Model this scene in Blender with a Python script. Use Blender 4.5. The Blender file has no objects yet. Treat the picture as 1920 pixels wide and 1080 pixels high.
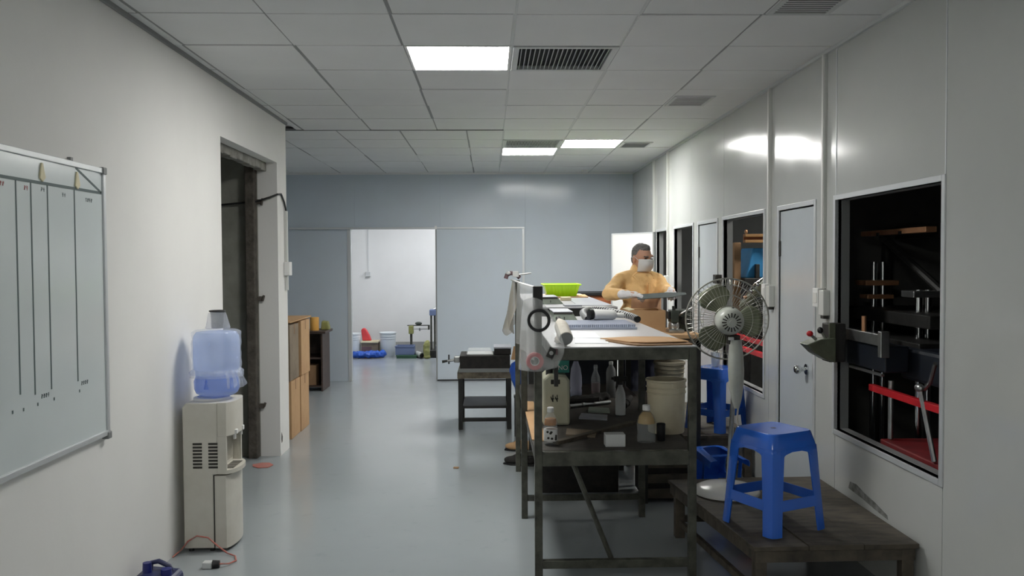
import bpy, bmesh, math, random
from mathutils import Vector, Matrix, Euler
R = math.radians
PI = math.pi
random.seed(7)
sc = bpy.context.scene
COL = sc.collection

# ------------------------------------------------------------------ camera, world, exposure, lamps
PX_F, YAW, PITCH, ROLL, CAM_H = 1596.44, 0.0261844, 0.0306712, -0.0050358, 1.5906
cam_d = bpy.data.cameras.new('camera')
cam_d.sensor_fit = 'HORIZONTAL'
cam_d.sensor_width = 36.0
cam_d.lens = PX_F / 1920.0 * 36.0
cam_d.clip_start = 0.05
cam_d.clip_end = 100
cam = bpy.data.objects.new('camera', cam_d)
COL.objects.link(cam)
cam.matrix_world = (Matrix.Translation((0, 0, CAM_H)) @ Matrix.Rotation(-YAW, 4, 'Z')
                    @ Matrix.Rotation(PI / 2 - PITCH, 4, 'X') @ Matrix.Rotation(ROLL, 4, 'Z'))
sc.camera = cam

world = bpy.data.worlds.new('world')
sc.world = world
world.use_nodes = True
world.node_tree.nodes['Background'].inputs[0].default_value = (0.55, 0.6, 0.65, 1)
world.node_tree.nodes['Background'].inputs[1].default_value = 0.05

sc.view_settings.view_transform = 'Standard'
sc.view_settings.look = 'None'
sc.view_settings.gamma = 1
sc.view_settings.use_curve_mapping = False
sc.view_settings.exposure = 0.0
sc.cycles.max_bounces = 14
sc.cycles.diffuse_bounces = 10
sc.cycles.transparent_max_bounces = 16
PANEL_EMIT = 46.0          # the ceiling light panels of the workshop
MACHINE_EMIT = 60.0         # a dim panel in the middle machine room
STORE_EMIT = 34.0          # the panel in the storeroom behind the sliding door

# ------------------------------------------------------------------ materials
def lin(c):
    out = []
    for v in c:
        v = v / 255.0
        out.append(v / 12.92 if v <= 0.04045 else ((v + 0.055) / 1.055) ** 2.4)
    return (out[0], out[1], out[2], 1.0)

def M(name, rgb, rough=0.5, metal=0.0, spec=0.5, dirt=None, dirt_amt=0.0, scale=6.0, bump=0.0, bscale=60.0,
      stretch=None, rvar=0.0, emit=None, estr=0.0, coat=0.0):
    m = bpy.data.materials.new(name)
    m.use_nodes = True
    nt = m.node_tree
    b = nt.nodes['Principled BSDF']
    b.inputs['Base Color'].default_value = lin(rgb)
    b.inputs['Roughness'].default_value = rough
    b.inputs['Metallic'].default_value = metal
    b.inputs['Specular IOR Level'].default_value = spec
    b.inputs['Coat Weight'].default_value = coat
    if emit:
        b.inputs['Emission Color'].default_value = lin(emit)
        b.inputs['Emission Strength'].default_value = estr
    if dirt_amt or bump or rvar:
        tc = nt.nodes.new('ShaderNodeTexCoord')
        mp = nt.nodes.new('ShaderNodeMapping')
        nt.links.new(tc.outputs['Object'], mp.inputs[0])
        if stretch:
            mp.inputs['Scale'].default_value = stretch
    if dirt_amt or rvar:
        nz = nt.nodes.new('ShaderNodeTexNoise')
        nz.inputs['Scale'].default_value = scale
        nz.inputs['Detail'].default_value = 6
        nz.inputs['Roughness'].default_value = 0.6
        nt.links.new(mp.outputs[0], nz.inputs['Vector'])
        rp = nt.nodes.new('ShaderNodeValToRGB')
        rp.color_ramp.elements[0].position = 0.36
        rp.color_ramp.elements[1].position = 0.68
        nt.links.new(nz.outputs['Fac'], rp.inputs[0])
    if dirt_amt:
        mx = nt.nodes.new('ShaderNodeMix')
        mx.data_type = 'RGBA'
        mx.inputs['A'].default_value = lin(rgb)
        mx.inputs['B'].default_value = lin(dirt or tuple(v * 0.6 for v in rgb))
        ma = nt.nodes.new('ShaderNodeMath')
        ma.operation = 'MULTIPLY'
        ma.inputs[1].default_value = dirt_amt
        nt.links.new(rp.outputs[0], ma.inputs[0])
        nt.links.new(ma.outputs[0], mx.inputs['Factor'])
        nt.links.new(mx.outputs['Result'], b.inputs['Base Color'])
    if rvar:
        mr = nt.nodes.new('ShaderNodeMapRange')
        mr.inputs['To Min'].default_value = max(0.03, rough - rvar)
        mr.inputs['To Max'].default_value = min(1, rough + rvar)
        nt.links.new(rp.outputs[0], mr.inputs[0])
        nt.links.new(mr.outputs[0], b.inputs['Roughness'])
    if bump:
        n2 = nt.nodes.new('ShaderNodeTexNoise')
        n2.inputs['Scale'].default_value = bscale
        n2.inputs['Detail'].default_value = 4
        nt.links.new(mp.outputs[0], n2.inputs['Vector'])
        bp = nt.nodes.new('ShaderNodeBump')
        bp.inputs['Strength'].default_value = bump
        bp.inputs['Distance'].default_value = 0.01
        nt.links.new(n2.outputs['Fac'], bp.inputs['Height'])
        nt.links.new(bp.outputs[0], b.inputs['Normal'])
    return m

def film(name, rgb, opacity, rough=0.25, tint=(255, 255, 255)):
    """thin plastic: part see-through, part milky"""
    m = bpy.data.materials.new(name)
    m.use_nodes = True
    nt = m.node_tree
    b = nt.nodes['Principled BSDF']
    b.inputs['Base Color'].default_value = lin(rgb)
    b.inputs['Roughness'].default_value = rough
    tr = nt.nodes.new('ShaderNodeBsdfTransparent')
    tr.inputs[0].default_value = lin(tint)
    tl = nt.nodes.new('ShaderNodeBsdfTranslucent')
    tl.inputs[0].default_value = lin(rgb)
    m1 = nt.nodes.new('ShaderNodeMixShader')
    m1.inputs[0].default_value = 0.35
    m2 = nt.nodes.new('ShaderNodeMixShader')
    m2.inputs[0].default_value = opacity
    nt.links.new(b.outputs[0], m1.inputs[1])
    nt.links.new(tl.outputs[0], m1.inputs[2])
    nt.links.new(tr.outputs[0], m2.inputs[1])
    nt.links.new(m1.outputs[0], m2.inputs[2])
    nt.links.new(m2.outputs[0], nt.nodes['Material Output'].inputs[0])
    return m

W = {}
W['plaster'] = M('plaster', (230, 229, 226), 0.85, dirt=(218, 217, 214), dirt_amt=0.35, scale=1.6, bump=0.06, bscale=35)
W['panel'] = M('panel', (190, 192, 189), 0.15, spec=0.5, dirt=(182, 184, 181), dirt_amt=0.5, scale=2.0, bump=0.02, bscale=3, rvar=0.03)
W['back_panel'] = M('back_panel', (190, 200, 210), 0.16, spec=0.3, dirt=(184, 191, 197), dirt_amt=0.5, scale=1.5, bump=0.015, bscale=4)
W['joint'] = M('joint', (110, 114, 116), 0.5)
W['alu'] = M('alu', (205, 208, 210), 0.35, 0.3)
W['door_leaf'] = M('door_leaf', (190, 196, 200), 0.22, spec=0.6, dirt=(178, 184, 188), dirt_amt=0.4, scale=2)
W['tile'] = M('tile', (216, 217, 217), 0.7, dirt=(208, 209, 209), dirt_amt=0.4, scale=3, bump=0.03, bscale=120)
W['grid'] = M('grid', (128, 130, 130), 0.5)
W['grid_light'] = M('grid_light', (196, 198, 198), 0.5)
W['vent_dark'] = M('vent_dark', (44, 46, 48), 0.8)
W['vent_slat'] = M('vent_slat', (150, 153, 155), 0.5)
W['vent_frame'] = M('vent_frame', (190, 193, 193), 0.5)
W['concrete'] = M('concrete', (158, 158, 149), 0.9, dirt=(118, 118, 110), dirt_amt=0.9, scale=2.2, bump=0.3, bscale=25)
W['concrete_light'] = M('concrete_light', (150, 149, 142), 0.9, dirt=(110, 108, 102), dirt_amt=0.9, scale=9, bump=0.5, bscale=30)
W['dark_frame'] = M('dark_frame', (98, 92, 84), 0.8, dirt=(50, 46, 42), dirt_amt=0.8, scale=14, bump=0.4, bscale=50)
W['dark_room'] = M('dark_room', (88, 88, 86), 0.9, dirt=(66, 66, 65), dirt_amt=0.7, scale=2)  # the unlit room's darkness is put into this wall colour
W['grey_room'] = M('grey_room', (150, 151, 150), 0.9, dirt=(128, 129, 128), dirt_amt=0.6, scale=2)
W['white'] = M('white', (222, 222, 220), 0.5)
W['white_gloss'] = M('white_gloss', (226, 226, 222), 0.25)
W['trunk'] = M('trunk', (206, 207, 203), 0.4)
W['beige'] = M('beige', (205, 202, 192), 0.4, dirt=(180, 175, 162), dirt_amt=0.5, scale=5)
W['beige_dark'] = M('beige_dark', (168, 164, 152), 0.5)
W['slot'] = M('slot', (52, 50, 46), 0.8)
W['steel_paint'] = M('steel_paint', (84, 85, 75), 0.42, 0.2, dirt=(48, 47, 42), dirt_amt=0.9, scale=14, rvar=0.12, bump=0.08, bscale=60)
W['steel_dark'] = M('steel_dark', (46, 46, 44), 0.5, 0.2, dirt=(30, 29, 28), dirt_amt=0.9, scale=12, bump=0.08)
W['table_top'] = M('table_top', (172, 172, 175), 0.33, 0.05, dirt=(158, 157, 158), dirt_amt=0.4, scale=2)
W['rust_top'] = M('rust_top', (120, 112, 96), 0.7, 0.1, dirt=(70, 62, 54), dirt_amt=0.9, scale=18, bump=0.2)
W['shelf'] = M('shelf', (66, 62, 56), 0.75, dirt=(40, 37, 34), dirt_amt=0.9, scale=8, bump=0.25, bscale=40)
W['wood_dark'] = M('wood_dark', (88, 80, 68), 0.7, dirt=(46, 42, 37), dirt_amt=0.95, scale=7, stretch=(1, 4, 1), bump=0.25, bscale=30)
W['wood_brown'] = M('wood_brown', (74, 58, 50), 0.5, dirt=(54, 42, 37), dirt_amt=0.8, scale=5, stretch=(1, 1, 6))
W['wood_orange'] = M('wood_orange', (150, 112, 66), 0.6, dirt=(122, 88, 50), dirt_amt=0.8, scale=6, stretch=(1, 6, 1))
W['wood_red'] = M('wood_red', (166, 100, 62), 0.45, dirt=(140, 80, 48), dirt_amt=0.7, scale=5, stretch=(1, 1, 5))
W['card'] = M('card', (188, 152, 112), 0.85, dirt=(172, 136, 98), dirt_amt=0.7, scale=5, bump=0.05)
W['card_dark'] = M('card_dark', (150, 118, 86), 0.85, dirt=(128, 98, 70), dirt_amt=0.7, scale=6)
W['card_grey'] = M('card_grey', (138, 124, 106), 0.85, dirt=(110, 98, 82), dirt_amt=0.7, scale=6)
W['paper'] = M('paper', (228, 230, 234), 0.8)
W['blue'] = M('blue', (46, 102, 204), 0.2, spec=0.5, dirt=(42, 98, 196), dirt_amt=0.5, scale=5)
W['blue_bag'] = M('blue_bag', (44, 98, 200), 0.4, bump=0.5, bscale=30, dirt=(32, 76, 168), dirt_amt=0.8, scale=9)
W['blue_dark'] = M('blue_dark', (38, 46, 92), 0.4, dirt=(72, 74, 84), dirt_amt=0.6, scale=7)
W['blue_cap'] = M('blue_cap', (30, 38, 110), 0.35)
W['blue_machine'] = M('blue_machine', (62, 148, 206), 0.5, dirt=(48, 116, 168), dirt_amt=0.6, scale=6)
W['navy_machine'] = M('navy_machine', (18, 26, 38), 0.5, dirt=(12, 16, 22), dirt_amt=0.7, scale=8)
W['lime'] = M('lime', (186, 240, 30), 0.35)
W['bucket'] = M('bucket', (206, 198, 172), 0.5, dirt=(164, 152, 124), dirt_amt=0.7, scale=4)
W['bucket_white'] = M('bucket_white', (214, 220, 222), 0.4)
W['bucket_grey'] = M('bucket_grey', (150, 144, 126), 0.6, dirt=(120, 112, 96), dirt_amt=0.7, scale=8)
W['jerry'] = M('jerry', (196, 196, 174), 0.45, dirt=(162, 160, 138), dirt_amt=0.6, scale=4)
W['grey_bottle'] = M('grey_bottle', (178, 182, 182), 0.4)
W['black'] = M('black', (22, 22, 23), 0.5)
W['black_rough'] = M('black_rough', (30, 29, 28), 0.85, dirt=(50, 47, 44), dirt_amt=0.7, scale=20, bump=0.3)
W['rubber'] = M('rubber', (40, 40, 42), 0.7)
W['chrome'] = M('chrome', (210, 212, 214), 0.16, 1.0)
W['steel'] = M('steel', (176, 178, 178), 0.32, 0.9, dirt=(120, 118, 112), dirt_amt=0.5, scale=14)
W['brass'] = M('brass', (188, 140, 104), 0.4, 0.5, dirt=(150, 104, 72), dirt_amt=0.6, scale=12)
W['red'] = M('red', (206, 34, 44), 0.4, dirt=(160, 22, 32), dirt_amt=0.6, scale=8)
W['red_tape'] = M('red_tape', (196, 42, 56), 0.5)
W['red_soft'] = M('red_soft', (214, 70, 74), 0.6)
W['orange_line'] = M('orange_line', (186, 104, 92), 0.9, dirt=(160, 128, 122), dirt_amt=0.9, scale=30)
W['fan_body'] = M('fan_body', (194, 198, 190), 0.35, dirt=(164, 166, 156), dirt_amt=0.6, scale=8)
W['fan_blade'] = M('fan_blade', (126, 132, 108), 0.4, dirt=(104, 109, 88), dirt_amt=0.7, scale=7)
W['fan_wire'] = M('fan_wire', (176, 176, 168), 0.35, 0.6)
W['teal'] = M('teal', (28, 128, 116), 0.4)
W['plate_green'] = M('plate_green', (142, 152, 140), 0.4, 0.2, dirt=(108, 116, 106), dirt_amt=0.6, scale=10)
W['plate_grey'] = M('plate_grey', (166, 168, 176), 0.35, 0.3, dirt=(130, 132, 138), dirt_amt=0.5, scale=8)
W['comb'] = M('comb', (176, 183, 200), 0.3, 0.3)
W['yellow_card'] = M('yellow_card', (226, 170, 84), 0.5, dirt=(206, 148, 66), dirt_amt=0.4, scale=10)
W['olive_bag'] = M('olive_bag', (150, 152, 92), 0.6, bump=0.5, bscale=30, dirt=(118, 116, 68), dirt_amt=0.7, scale=14)
W['green_dark'] = M('green_dark', (56, 96, 72), 0.5)
W['tray_blue'] = M('tray_blue', (104, 118, 152), 0.5)
W['green_iron'] = M('green_iron', (58, 66, 58), 0.6, dirt=(38, 42, 38), dirt_amt=0.8, scale=14, bump=0.2)
W['olive_iron'] = M('olive_iron', (104, 110, 92), 0.35, 0.2, dirt=(70, 74, 60), dirt_amt=0.7, scale=10)
W['skin'] = M('skin', (200, 152, 126), 0.55)
W['hair'] = M('hair', (128, 126, 124), 0.8, dirt=(84, 82, 80), dirt_amt=0.8, scale=60, bump=0.6, bscale=160)
W['jacket'] = M('jacket', (240, 198, 138), 0.85, dirt=(226, 180, 118), dirt_amt=0.7, scale=9, bump=1.0, bscale=16)
W['apron'] = M('apron', (178, 138, 106), 0.85, dirt=(160, 120, 90), dirt_amt=0.6, scale=9, bump=0.3, bscale=22)
W['trouser'] = M('trouser', (42, 46, 62), 0.85, dirt=(30, 33, 45), dirt_amt=0.7, scale=14, bump=0.3, bscale=22)
W['glove'] = M('glove', (226, 224, 226), 0.9, bump=0.4, bscale=140)
W['eye'] = M('eye', (36, 30, 28), 0.3)
W['board'] = M('board', (214, 222, 223), 0.18, spec=0.6, dirt=(206, 214, 215), dirt_amt=0.5, scale=1.5)
W['ink'] = M('ink', (84, 100, 100), 0.6)
W['ink_red'] = M('ink_red', (176, 96, 96), 0.6)
W['cream'] = M('cream', (222, 212, 176), 0.5)
W['rag'] = M('rag', (222, 218, 208), 0.9, dirt=(186, 178, 164), dirt_amt=0.6, scale=12, bump=0.4, bscale=30)
W['amber'] = M('amber', (176, 112, 34), 0.25)
W['oil'] = M('oil', (170, 136, 60), 0.25)
W['purple'] = M('purple', (112, 88, 92), 0.6)
W['pink'] = M('pink', (206, 180, 176), 0.5)
W['film'] = film('film', (232, 234, 234), 0.28)
W['film_side'] = film('film_side', (206, 207, 204), 0.34, 0.4)
W['film_brown'] = film('film_brown', (204, 198, 186), 0.45, 0.4)
W['wrap'] = film('wrap', (232, 238, 250), 0.26, 0.12)
W['bottle_blue'] = film('bottle_blue', (206, 222, 252), 0.5, 0.1, (238, 244, 255))
W['bottle_band'] = film('bottle_band', (172, 198, 248), 0.45, 0.12, (222, 233, 255))
W['pet'] = film('pet', (206, 212, 214), 0.24, 0.1)
W['pet_lilac'] = film('pet_lilac', (204, 206, 228), 0.38, 0.12)
W['cup_clear'] = film('cup_clear', (214, 224, 232), 0.5, 0.2)
W['store_wall'] = M('store_wall', (222, 222, 220), 0.85, dirt=(206, 206, 203), dirt_amt=0.4, scale=1.5)
W['skirting'] = M('skirting', (158, 158, 154), 0.7, dirt=(126, 126, 122), dirt_amt=0.7, scale=3)
W['lamp'] = M('lamp', (255, 255, 255), 0.5, emit=(255, 254, 250), estr=PANEL_EMIT)
W['lamp_dim'] = M('lamp_dim', (255, 255, 255), 0.5, emit=(255, 252, 244), estr=MACHINE_EMIT)
W['lamp_store'] = M('lamp_store', (255, 255, 255), 0.5, emit=(250, 251, 255), estr=STORE_EMIT)

def floor_material():
    m = M('epoxy_floor', (156, 162, 165), 0.2, spec=0.5, dirt=(146, 152, 155), dirt_amt=0.6, scale=1.3, rvar=0.07,
          bump=0.012, bscale=3)
    nt = m.node_tree
    b = nt.nodes['Principled BSDF']
    src = b.inputs['Base Color'].links[0].from_socket
    tc = nt.nodes.new('ShaderNodeTexCoord')
    n = nt.nodes.new('ShaderNodeTexNoise')
    n.inputs['Scale'].default_value = 9
    n.inputs['Detail'].default_value = 9
    nt.links.new(tc.outputs['Object'], n.inputs['Vector'])
    rp = nt.nodes.new('ShaderNodeValToRGB')
    rp.color_ramp.elements[0].position = 0.62
    rp.color_ramp.elements[1].position = 0.80
    nt.links.new(n.outputs['Fac'], rp.inputs[0])
    ml = nt.nodes.new('ShaderNodeMath')
    ml.operation = 'MULTIPLY'
    ml.inputs[1].default_value = 0.16
    nt.links.new(rp.outputs[0], ml.inputs[0])
    mx = nt.nodes.new('ShaderNodeMix')
    mx.data_type = 'RGBA'
    mx.inputs['B'].default_value = lin((92, 96, 98))
    nt.links.new(ml.outputs[0], mx.inputs['Factor'])
    nt.links.new(src, mx.inputs['A'])
    nt.links.new(mx.outputs['Result'], b.inputs['Base Color'])
    return m
W['floor'] = floor_material()

# ------------------------------------------------------------------ mesh builder
class MB:
    def __init__(s):
        s.v, s.f = [], []

    def add(s, vs, fs, mat=None):
        o = len(s.v)
        for p in vs:
            p = Vector(p)
            s.v.append(mat @ p if mat else p)
        s.f += [tuple(i + o for i in f) for f in fs]
        return s

    def box(s, x0, y0, z0, x1, y1, z1, mat=None):
        v = [(x0, y0, z0), (x1, y0, z0), (x1, y1, z0), (x0, y1, z0), (x0, y0, z1), (x1, y0, z1), (x1, y1, z1), (x0, y1, z1)]
        return s.add(v, [(3, 2, 1, 0), (4, 5, 6, 7), (0, 1, 5, 4), (1, 2, 6, 5), (2, 3, 7, 6), (3, 0, 4, 7)], mat)

    def hull8(s, bottom, top):
        """frustum from two 4-point loops"""
        return s.add(list(bottom) + list(top), [(3, 2, 1, 0), (4, 5, 6, 7), (0, 1, 5, 4), (1, 2, 6, 5), (2, 3, 7, 6), (3, 0, 4, 7)])

    def prism(s, poly, ext):
        n = len(poly)
        e = Vector(ext)
        v = [Vector(p) for p in poly] + [Vector(p) + e for p in poly]
        f = [tuple(range(n - 1, -1, -1)), tuple(range(n, 2 * n))]
        f += [(i, (i + 1) % n, n + (i + 1) % n, n + i) for i in range(n)]
        return s.add(v, f)

    def tube(s, pts, r, n=8, closed=False, cap=True):
        P = [Vector(p) for p in pts]
        rs = r if isinstance(r, (list, tuple)) else [r] * len(P)
        vs, fs = [], []
        prev = None
        m = len(P)
        for i, p in enumerate(P):
            if closed:
                t = P[(i + 1) % m] - P[i - 1]
            else:
                t = P[min(i + 1, m - 1)] - P[max(i - 1, 0)]
            t = t.normalized() if t.length > 1e-9 else Vector((0, 0, 1))
            if prev is None:
                a = Vector((0, 0, 1)) if abs(t.z) < 0.9 else Vector((1, 0, 0))
                u = t.cross(a).normalized()
            else:
                u = (prev - t * prev.dot(t))
                u = u.normalized() if u.length > 1e-6 else t.orthogonal().normalized()
            prev = u
            w = t.cross(u)
            for k in range(n):
                a = 2 * PI * k / n
                vs.append(p + (u * math.cos(a) + w * math.sin(a)) * rs[i])
        rings = m if closed else m - 1
        for i in range(rings):
            j = (i + 1) % m
            for k in range(n):
                k2 = (k + 1) % n
                fs.append((i * n + k, i * n + k2, j * n + k2, j * n + k))
        if cap and not closed:
            fs.append(tuple(range(n - 1, -1, -1)))
            fs.append(tuple((m - 1) * n + k for k in range(n)))
        return s.add(vs, fs)

    def cyl(s, p0, p1, r0, r1=None, n=20):
        return s.tube([p0, p1], [r0, r0 if r1 is None else r1], n)

    def lathe(s, prof, c=(0, 0, 0), n=28, mat=None, jitter=None, sx=1.0, sy=1.0):
        """prof: list of (radius, z); revolved about a vertical axis"""
        vs, fs = [], []
        c = Vector(c)
        for (r, z) in prof:
            for k in range(n):
                a = 2 * PI * k / n
                rr = max(r, 1e-4)
                if jitter:
                    rr = rr * (1 + jitter(a, z))
                vs.append(Vector((rr * sx * math.cos(a), rr * sy * math.sin(a), z)) + c)
        for i in range(len(prof) - 1):
            for k in range(n):
                k2 = (k + 1) % n
                fs.append((i * n + k, i * n + k2, (i + 1) * n + k2, (i + 1) * n + k))
        fs.append(tuple(range(n - 1, -1, -1)))
        fs.append(tuple((len(prof) - 1) * n + k for k in range(n)))
        return s.add(vs, fs, mat)

    def ell(s, c, rad, rot=None, n=16, m=10):
        c = Vector(c)
        vs = []
        for i in range(m + 1):
            th = PI * i / m
            for k in range(n):
                a = 2 * PI * k / n
                p = Vector((rad[0] * math.sin(th) * math.cos(a), rad[1] * math.sin(th) * math.sin(a), rad[2] * math.cos(th)))
                if i in (0, m):
                    p += Vector((1e-5 * math.cos(a), 1e-5 * math.sin(a), 0))
                vs.append((rot @ p if rot else p) + c)
        fs = []
        for i in range(m):
            for k in range(n):
                k2 = (k + 1) % n
                fs.append((i * n + k, (i + 1) * n + k, (i + 1) * n + k2, i * n + k2))
        return s.add(vs, fs)

    def capsule(s, p0, p1, r0, r1, n=14):
        p0, p1 = Vector(p0), Vector(p1)
        d = p1 - p0
        L = d.length
        t = d / L
        pts, rs = [], []
        for a in (-85, -60, -35, -12):
            pts.append(p0 + t * r0 * math.sin(R(a))); rs.append(r0 * math.cos(R(a)))
        for q in (0.0, 0.25, 0.5, 0.75, 1.0):
            pts.append(p0 + d * q); rs.append(r0 + (r1 - r0) * q)
        for a in (12, 35, 60, 85):
            pts.append(p1 + t * r1 * math.sin(R(a))); rs.append(r1 * math.cos(R(a)))
        return s.tube(pts, rs, n)

    def torus(s, c, rad, r, axis='Y', n=36, m=10):
        c = Vector(c)
        pts = []
        for k in range(n):
            a = 2 * PI * k / n
            if axis == 'Y':
                p = Vector((math.cos(a) * rad, 0, math.sin(a) * rad))
            elif axis == 'Z':
                p = Vector((math.cos(a) * rad, math.sin(a) * rad, 0))
            elif axis == 'X':
                p = Vector((0, math.cos(a) * rad, math.sin(a) * rad))
            else:
                p = axis @ Vector((math.cos(a) * rad, math.sin(a) * rad, 0))
            pts.append(p + c)
        return s.tube(pts, r, m, closed=True)

    def xf(s, mat):
        s.v = [mat @ p for p in s.v]
        return s

    def build(s, name, mat, parent=None, smooth=False, bevel=0.0, angle=40, origin=None):
        off = Vector((0, 0, 0))
        loc = Vector((0, 0, 0))
        if parent is not None:
            q = parent
            while q is not None:
                off += q.location
                q = q.parent
        else:
            if origin is None:
                xs = [p.x for p in s.v]; ys = [p.y for p in s.v]; zs = [p.z for p in s.v]
                origin = ((min(xs) + max(xs)) / 2, (min(ys) + max(ys)) / 2, min(zs))
            off = Vector(origin)
            loc = off.copy()
        me = bpy.data.meshes.new(name)
        me.from_pydata([tuple(p - off) for p in s.v], [], s.f)
        me.validate()
        bm = bmesh.new()
        bm.from_mesh(me)
        bmesh.ops.recalc_face_normals(bm, faces=bm.faces)
        bm.to_mesh(me)
        bm.free()
        me.materials.append(W[mat] if isinstance(mat, str) else mat)
        o = bpy.data.objects.new(name, me)
        COL.objects.link(o)
        o.location = loc
        if parent is not None:
            o.parent = parent
        if smooth:
            me.polygons.foreach_set('use_smooth', [True] * len(me.polygons))
            me.set_sharp_from_angle(angle=R(angle))
        if bevel:
            b = o.modifiers.new('bevel', 'BEVEL')
            b.width = bevel
            b.segments = 2
            b.limit_method = 'ANGLE'
            b.angle_limit = R(40)
        return o

def thing(name, label, cat, loc=(0, 0, 0), group=None):
    o = bpy.data.objects.new(name, None)
    COL.objects.link(o)
    o.empty_display_size = 0.1
    o.location = loc
    return tag(o, label, cat, group)

def tag(o, label, cat, group=None):
    o['label'] = label
    o['category'] = cat
    if group:
        o['group'] = group
    return o

def struct(o):
    o['kind'] = 'structure'
    return o

def stuff(o):
    o['kind'] = 'stuff'
    return o

def dup(root, loc, rotz=0.0, label=None, group=None):
    r = root.copy()
    COL.objects.link(r)
    r.location = loc
    r.rotation_euler = (0, 0, rotz)
    if label: r['label'] = label
    if group: r['group'] = group
    for ch in list(root.children):
        c = ch.copy(); COL.objects.link(c); c.parent = r
        for g in list(ch.children):
            d = g.copy(); COL.objects.link(d); d.parent = c
    return r

def B(x0, y0, z0, x1, y1, z1):
    return MB().box(x0, y0, z0, x1, y1, z1)

def rect_minus(a0, a1, b0, b1, holes):
    """cells of the rectangle [a0,a1]x[b0,b1] that lie outside the holes (a0,a1,b0,b1)"""
    A = sorted({a0, a1} | {min(max(h[k], a0), a1) for h in holes for k in (0, 1)})
    Bz = sorted({b0, b1} | {min(max(h[k], b0), b1) for h in holes for k in (2, 3)})
    out = []
    for i in range(len(A) - 1):
        run = None
        for j in range(len(Bz) - 1):
            ca, cb = (A[i] + A[i + 1]) / 2, (Bz[j] + Bz[j + 1]) / 2
            inside = any(h[0] < ca < h[1] and h[2] < cb < h[3] for h in holes)
            if inside:
                if run: out.append(run)
                run = None
            else:
                run = (A[i], A[i + 1], run[2] if run else Bz[j], Bz[j + 1])
        if run: out.append(run)
    return out

# ------------------------------------------------------------------ room shell
H = 2.783
XL, XR, YB = -1.73, 1.933, 11.452
YF = -2.6
XREC = -3.4                       # the room widens to the left beyond the column
YC = 7.33                         # far end of the left wall

struct(B(-5.2, YF - 0.2, -0.12, 6.2, 15.2, 0.0).build('floor', 'floor', origin=(0, 0, 0)))

# left wall with its doorway
wl = MB()
for (a0, a1, b0, b1) in rect_minus(YF, YC, 0, H, [(5.56, 7.02, -1, 2.41)]):
    wl.box(XL - 0.16, a0, b0, XL, a1, b1)
wall_left = struct(wl.build('wall_left', 'plaster', origin=(XL, 3, 0)))
# return wall closing the passage towards the recess
struct(B(-4.2, 7.02, 0, XL - 0.16, YC, H).build('wall_passage', 'concrete'))
struct(B(XREC - 0.1, YC, 0, XREC, YB, H).build('wall_recess', 'back_panel'))
struct(B(-4.3, 4.6, 0, -4.2, YC, H).build('wall_passage_side', 'concrete'))
struct(B(-4.2, 4.5, 0, XL - 0.16, 4.6, H).build('wall_passage_front', 'concrete'))
struct(B(-4.2, 4.6, 2.45, XL - 0.16, 7.02, 2.5).build('ceiling_passage', 'concrete_light'))
# remains of the old door frame in the doorway
tl = MB()
for k in range(9):
    y = 5.58 + k * 0.16
    tl.box(XL - 0.15, y, 2.345 + random.uniform(-.008, .008), XL - 0.085, y + 0.158, 2.41 )
struct(tl.build('trim_1', 'concrete_light', bevel=0.006))
struct(B(XL - 0.24, 6.93, 0, XL - 0.165, 7.018, 2.40).build('trim_2', 'dark_frame', bevel=0.008))
for i, z in enumerate((2.09, 1.30, 0.42)):
    m = MB()
    m.box(XL - 0.165, 6.995, z - 0.02, XL - 0.125, 7.018, z + 0.02)
    m.cyl((XL - 0.125, 6.998, z - 0.03 + 0.012 * i), (XL - 0.112, 6.994, z + 0.028), 0.011, n=8)
    tag(m.build('hinge', 'dark_frame', bevel=0.004),
        ('broken upper hinge stub left in the doorway jamb', 'broken middle hinge stub with rag of metal in the doorway jamb',
         'rusty lowest hinge stub left in the doorway jamb')[i], 'hinge')

ch = MB().prism([(XL + .0002, y, z) for (y, z) in ((7.06, .19), (7.09, .15), (7.085, .11), (7.06, .10), (7.045, .14))], (.0012, 0, 0))
ch.build('plaster_chip', 'dark_frame', wall_left)

# front wall behind the camera
struct(B(XL - 0.16, YF - 0.1, 0, 6, YF, H).build('wall_front', 'plaster'))

# back wall: panels with the wide opening to the storeroom
wb = MB()
OPEN = (-1.86, -0.72, -1, 2.035)
for (a0, a1, b0, b1) in rect_minus(XREC, XR, 0, H, [OPEN]):
    wb.box(a0, YB + 0.012, b0, a1, YB + 0.075, b1)
wall_back = struct(wb.build('wall_back', 'back_panel', origin=(0, YB, 0)))
edges = [XREC, -2.94, -1.80, -0.66, 0.48, 1.62, XR]
for i in range(len(edges) - 1):
    m = MB()
    for (a0, a1, b0, b1) in rect_minus(edges[i] + (0.0015 if i == 4 else 0.0004), edges[i + 1] - (0.0015 if i == 3 else 0.0004), 0, H, [OPEN]):
        m.box(a0, YB, b0, a1, YB + 0.02, b1)
    m.build('panel', 'back_panel', wall_back)
struct(B(-1.90, YB - 0.006, 0, -1.855, YB + 0.08, 2.04).build('trim_3', 'alu'))
# sliding door, its track and end stop
struct(B(-2.66, YB - 0.05, 2.035, 0.47, YB - 0.002, 2.06).build('trim_4', 'alu', bevel=0.003))
sd = struct(B(-0.71, YB - 0.046, 0.012, 0.455, YB - 0.008, 2.033).build('door_1', 'back_panel', bevel=0.002))
B(0.44, YB - 0.052, 0.012, 0.468, YB - 0.006, 2.034).build('edge_profile', 'alu', sd)
B(-0.722, YB - 0.052, 0.012, -0.705, YB - 0.006, 2.034).build('edge_profile', 'grid', sd)
B(-0.71, YB - 0.05, 0.003, 0.455, YB - 0.006, 0.018).build('bottom_seal', 'black', sd)
B(-0.73, YB - 0.06, 2.03, -0.70, YB - 0.045, 2.075).build('end_stop', 'white', sd)

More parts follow.
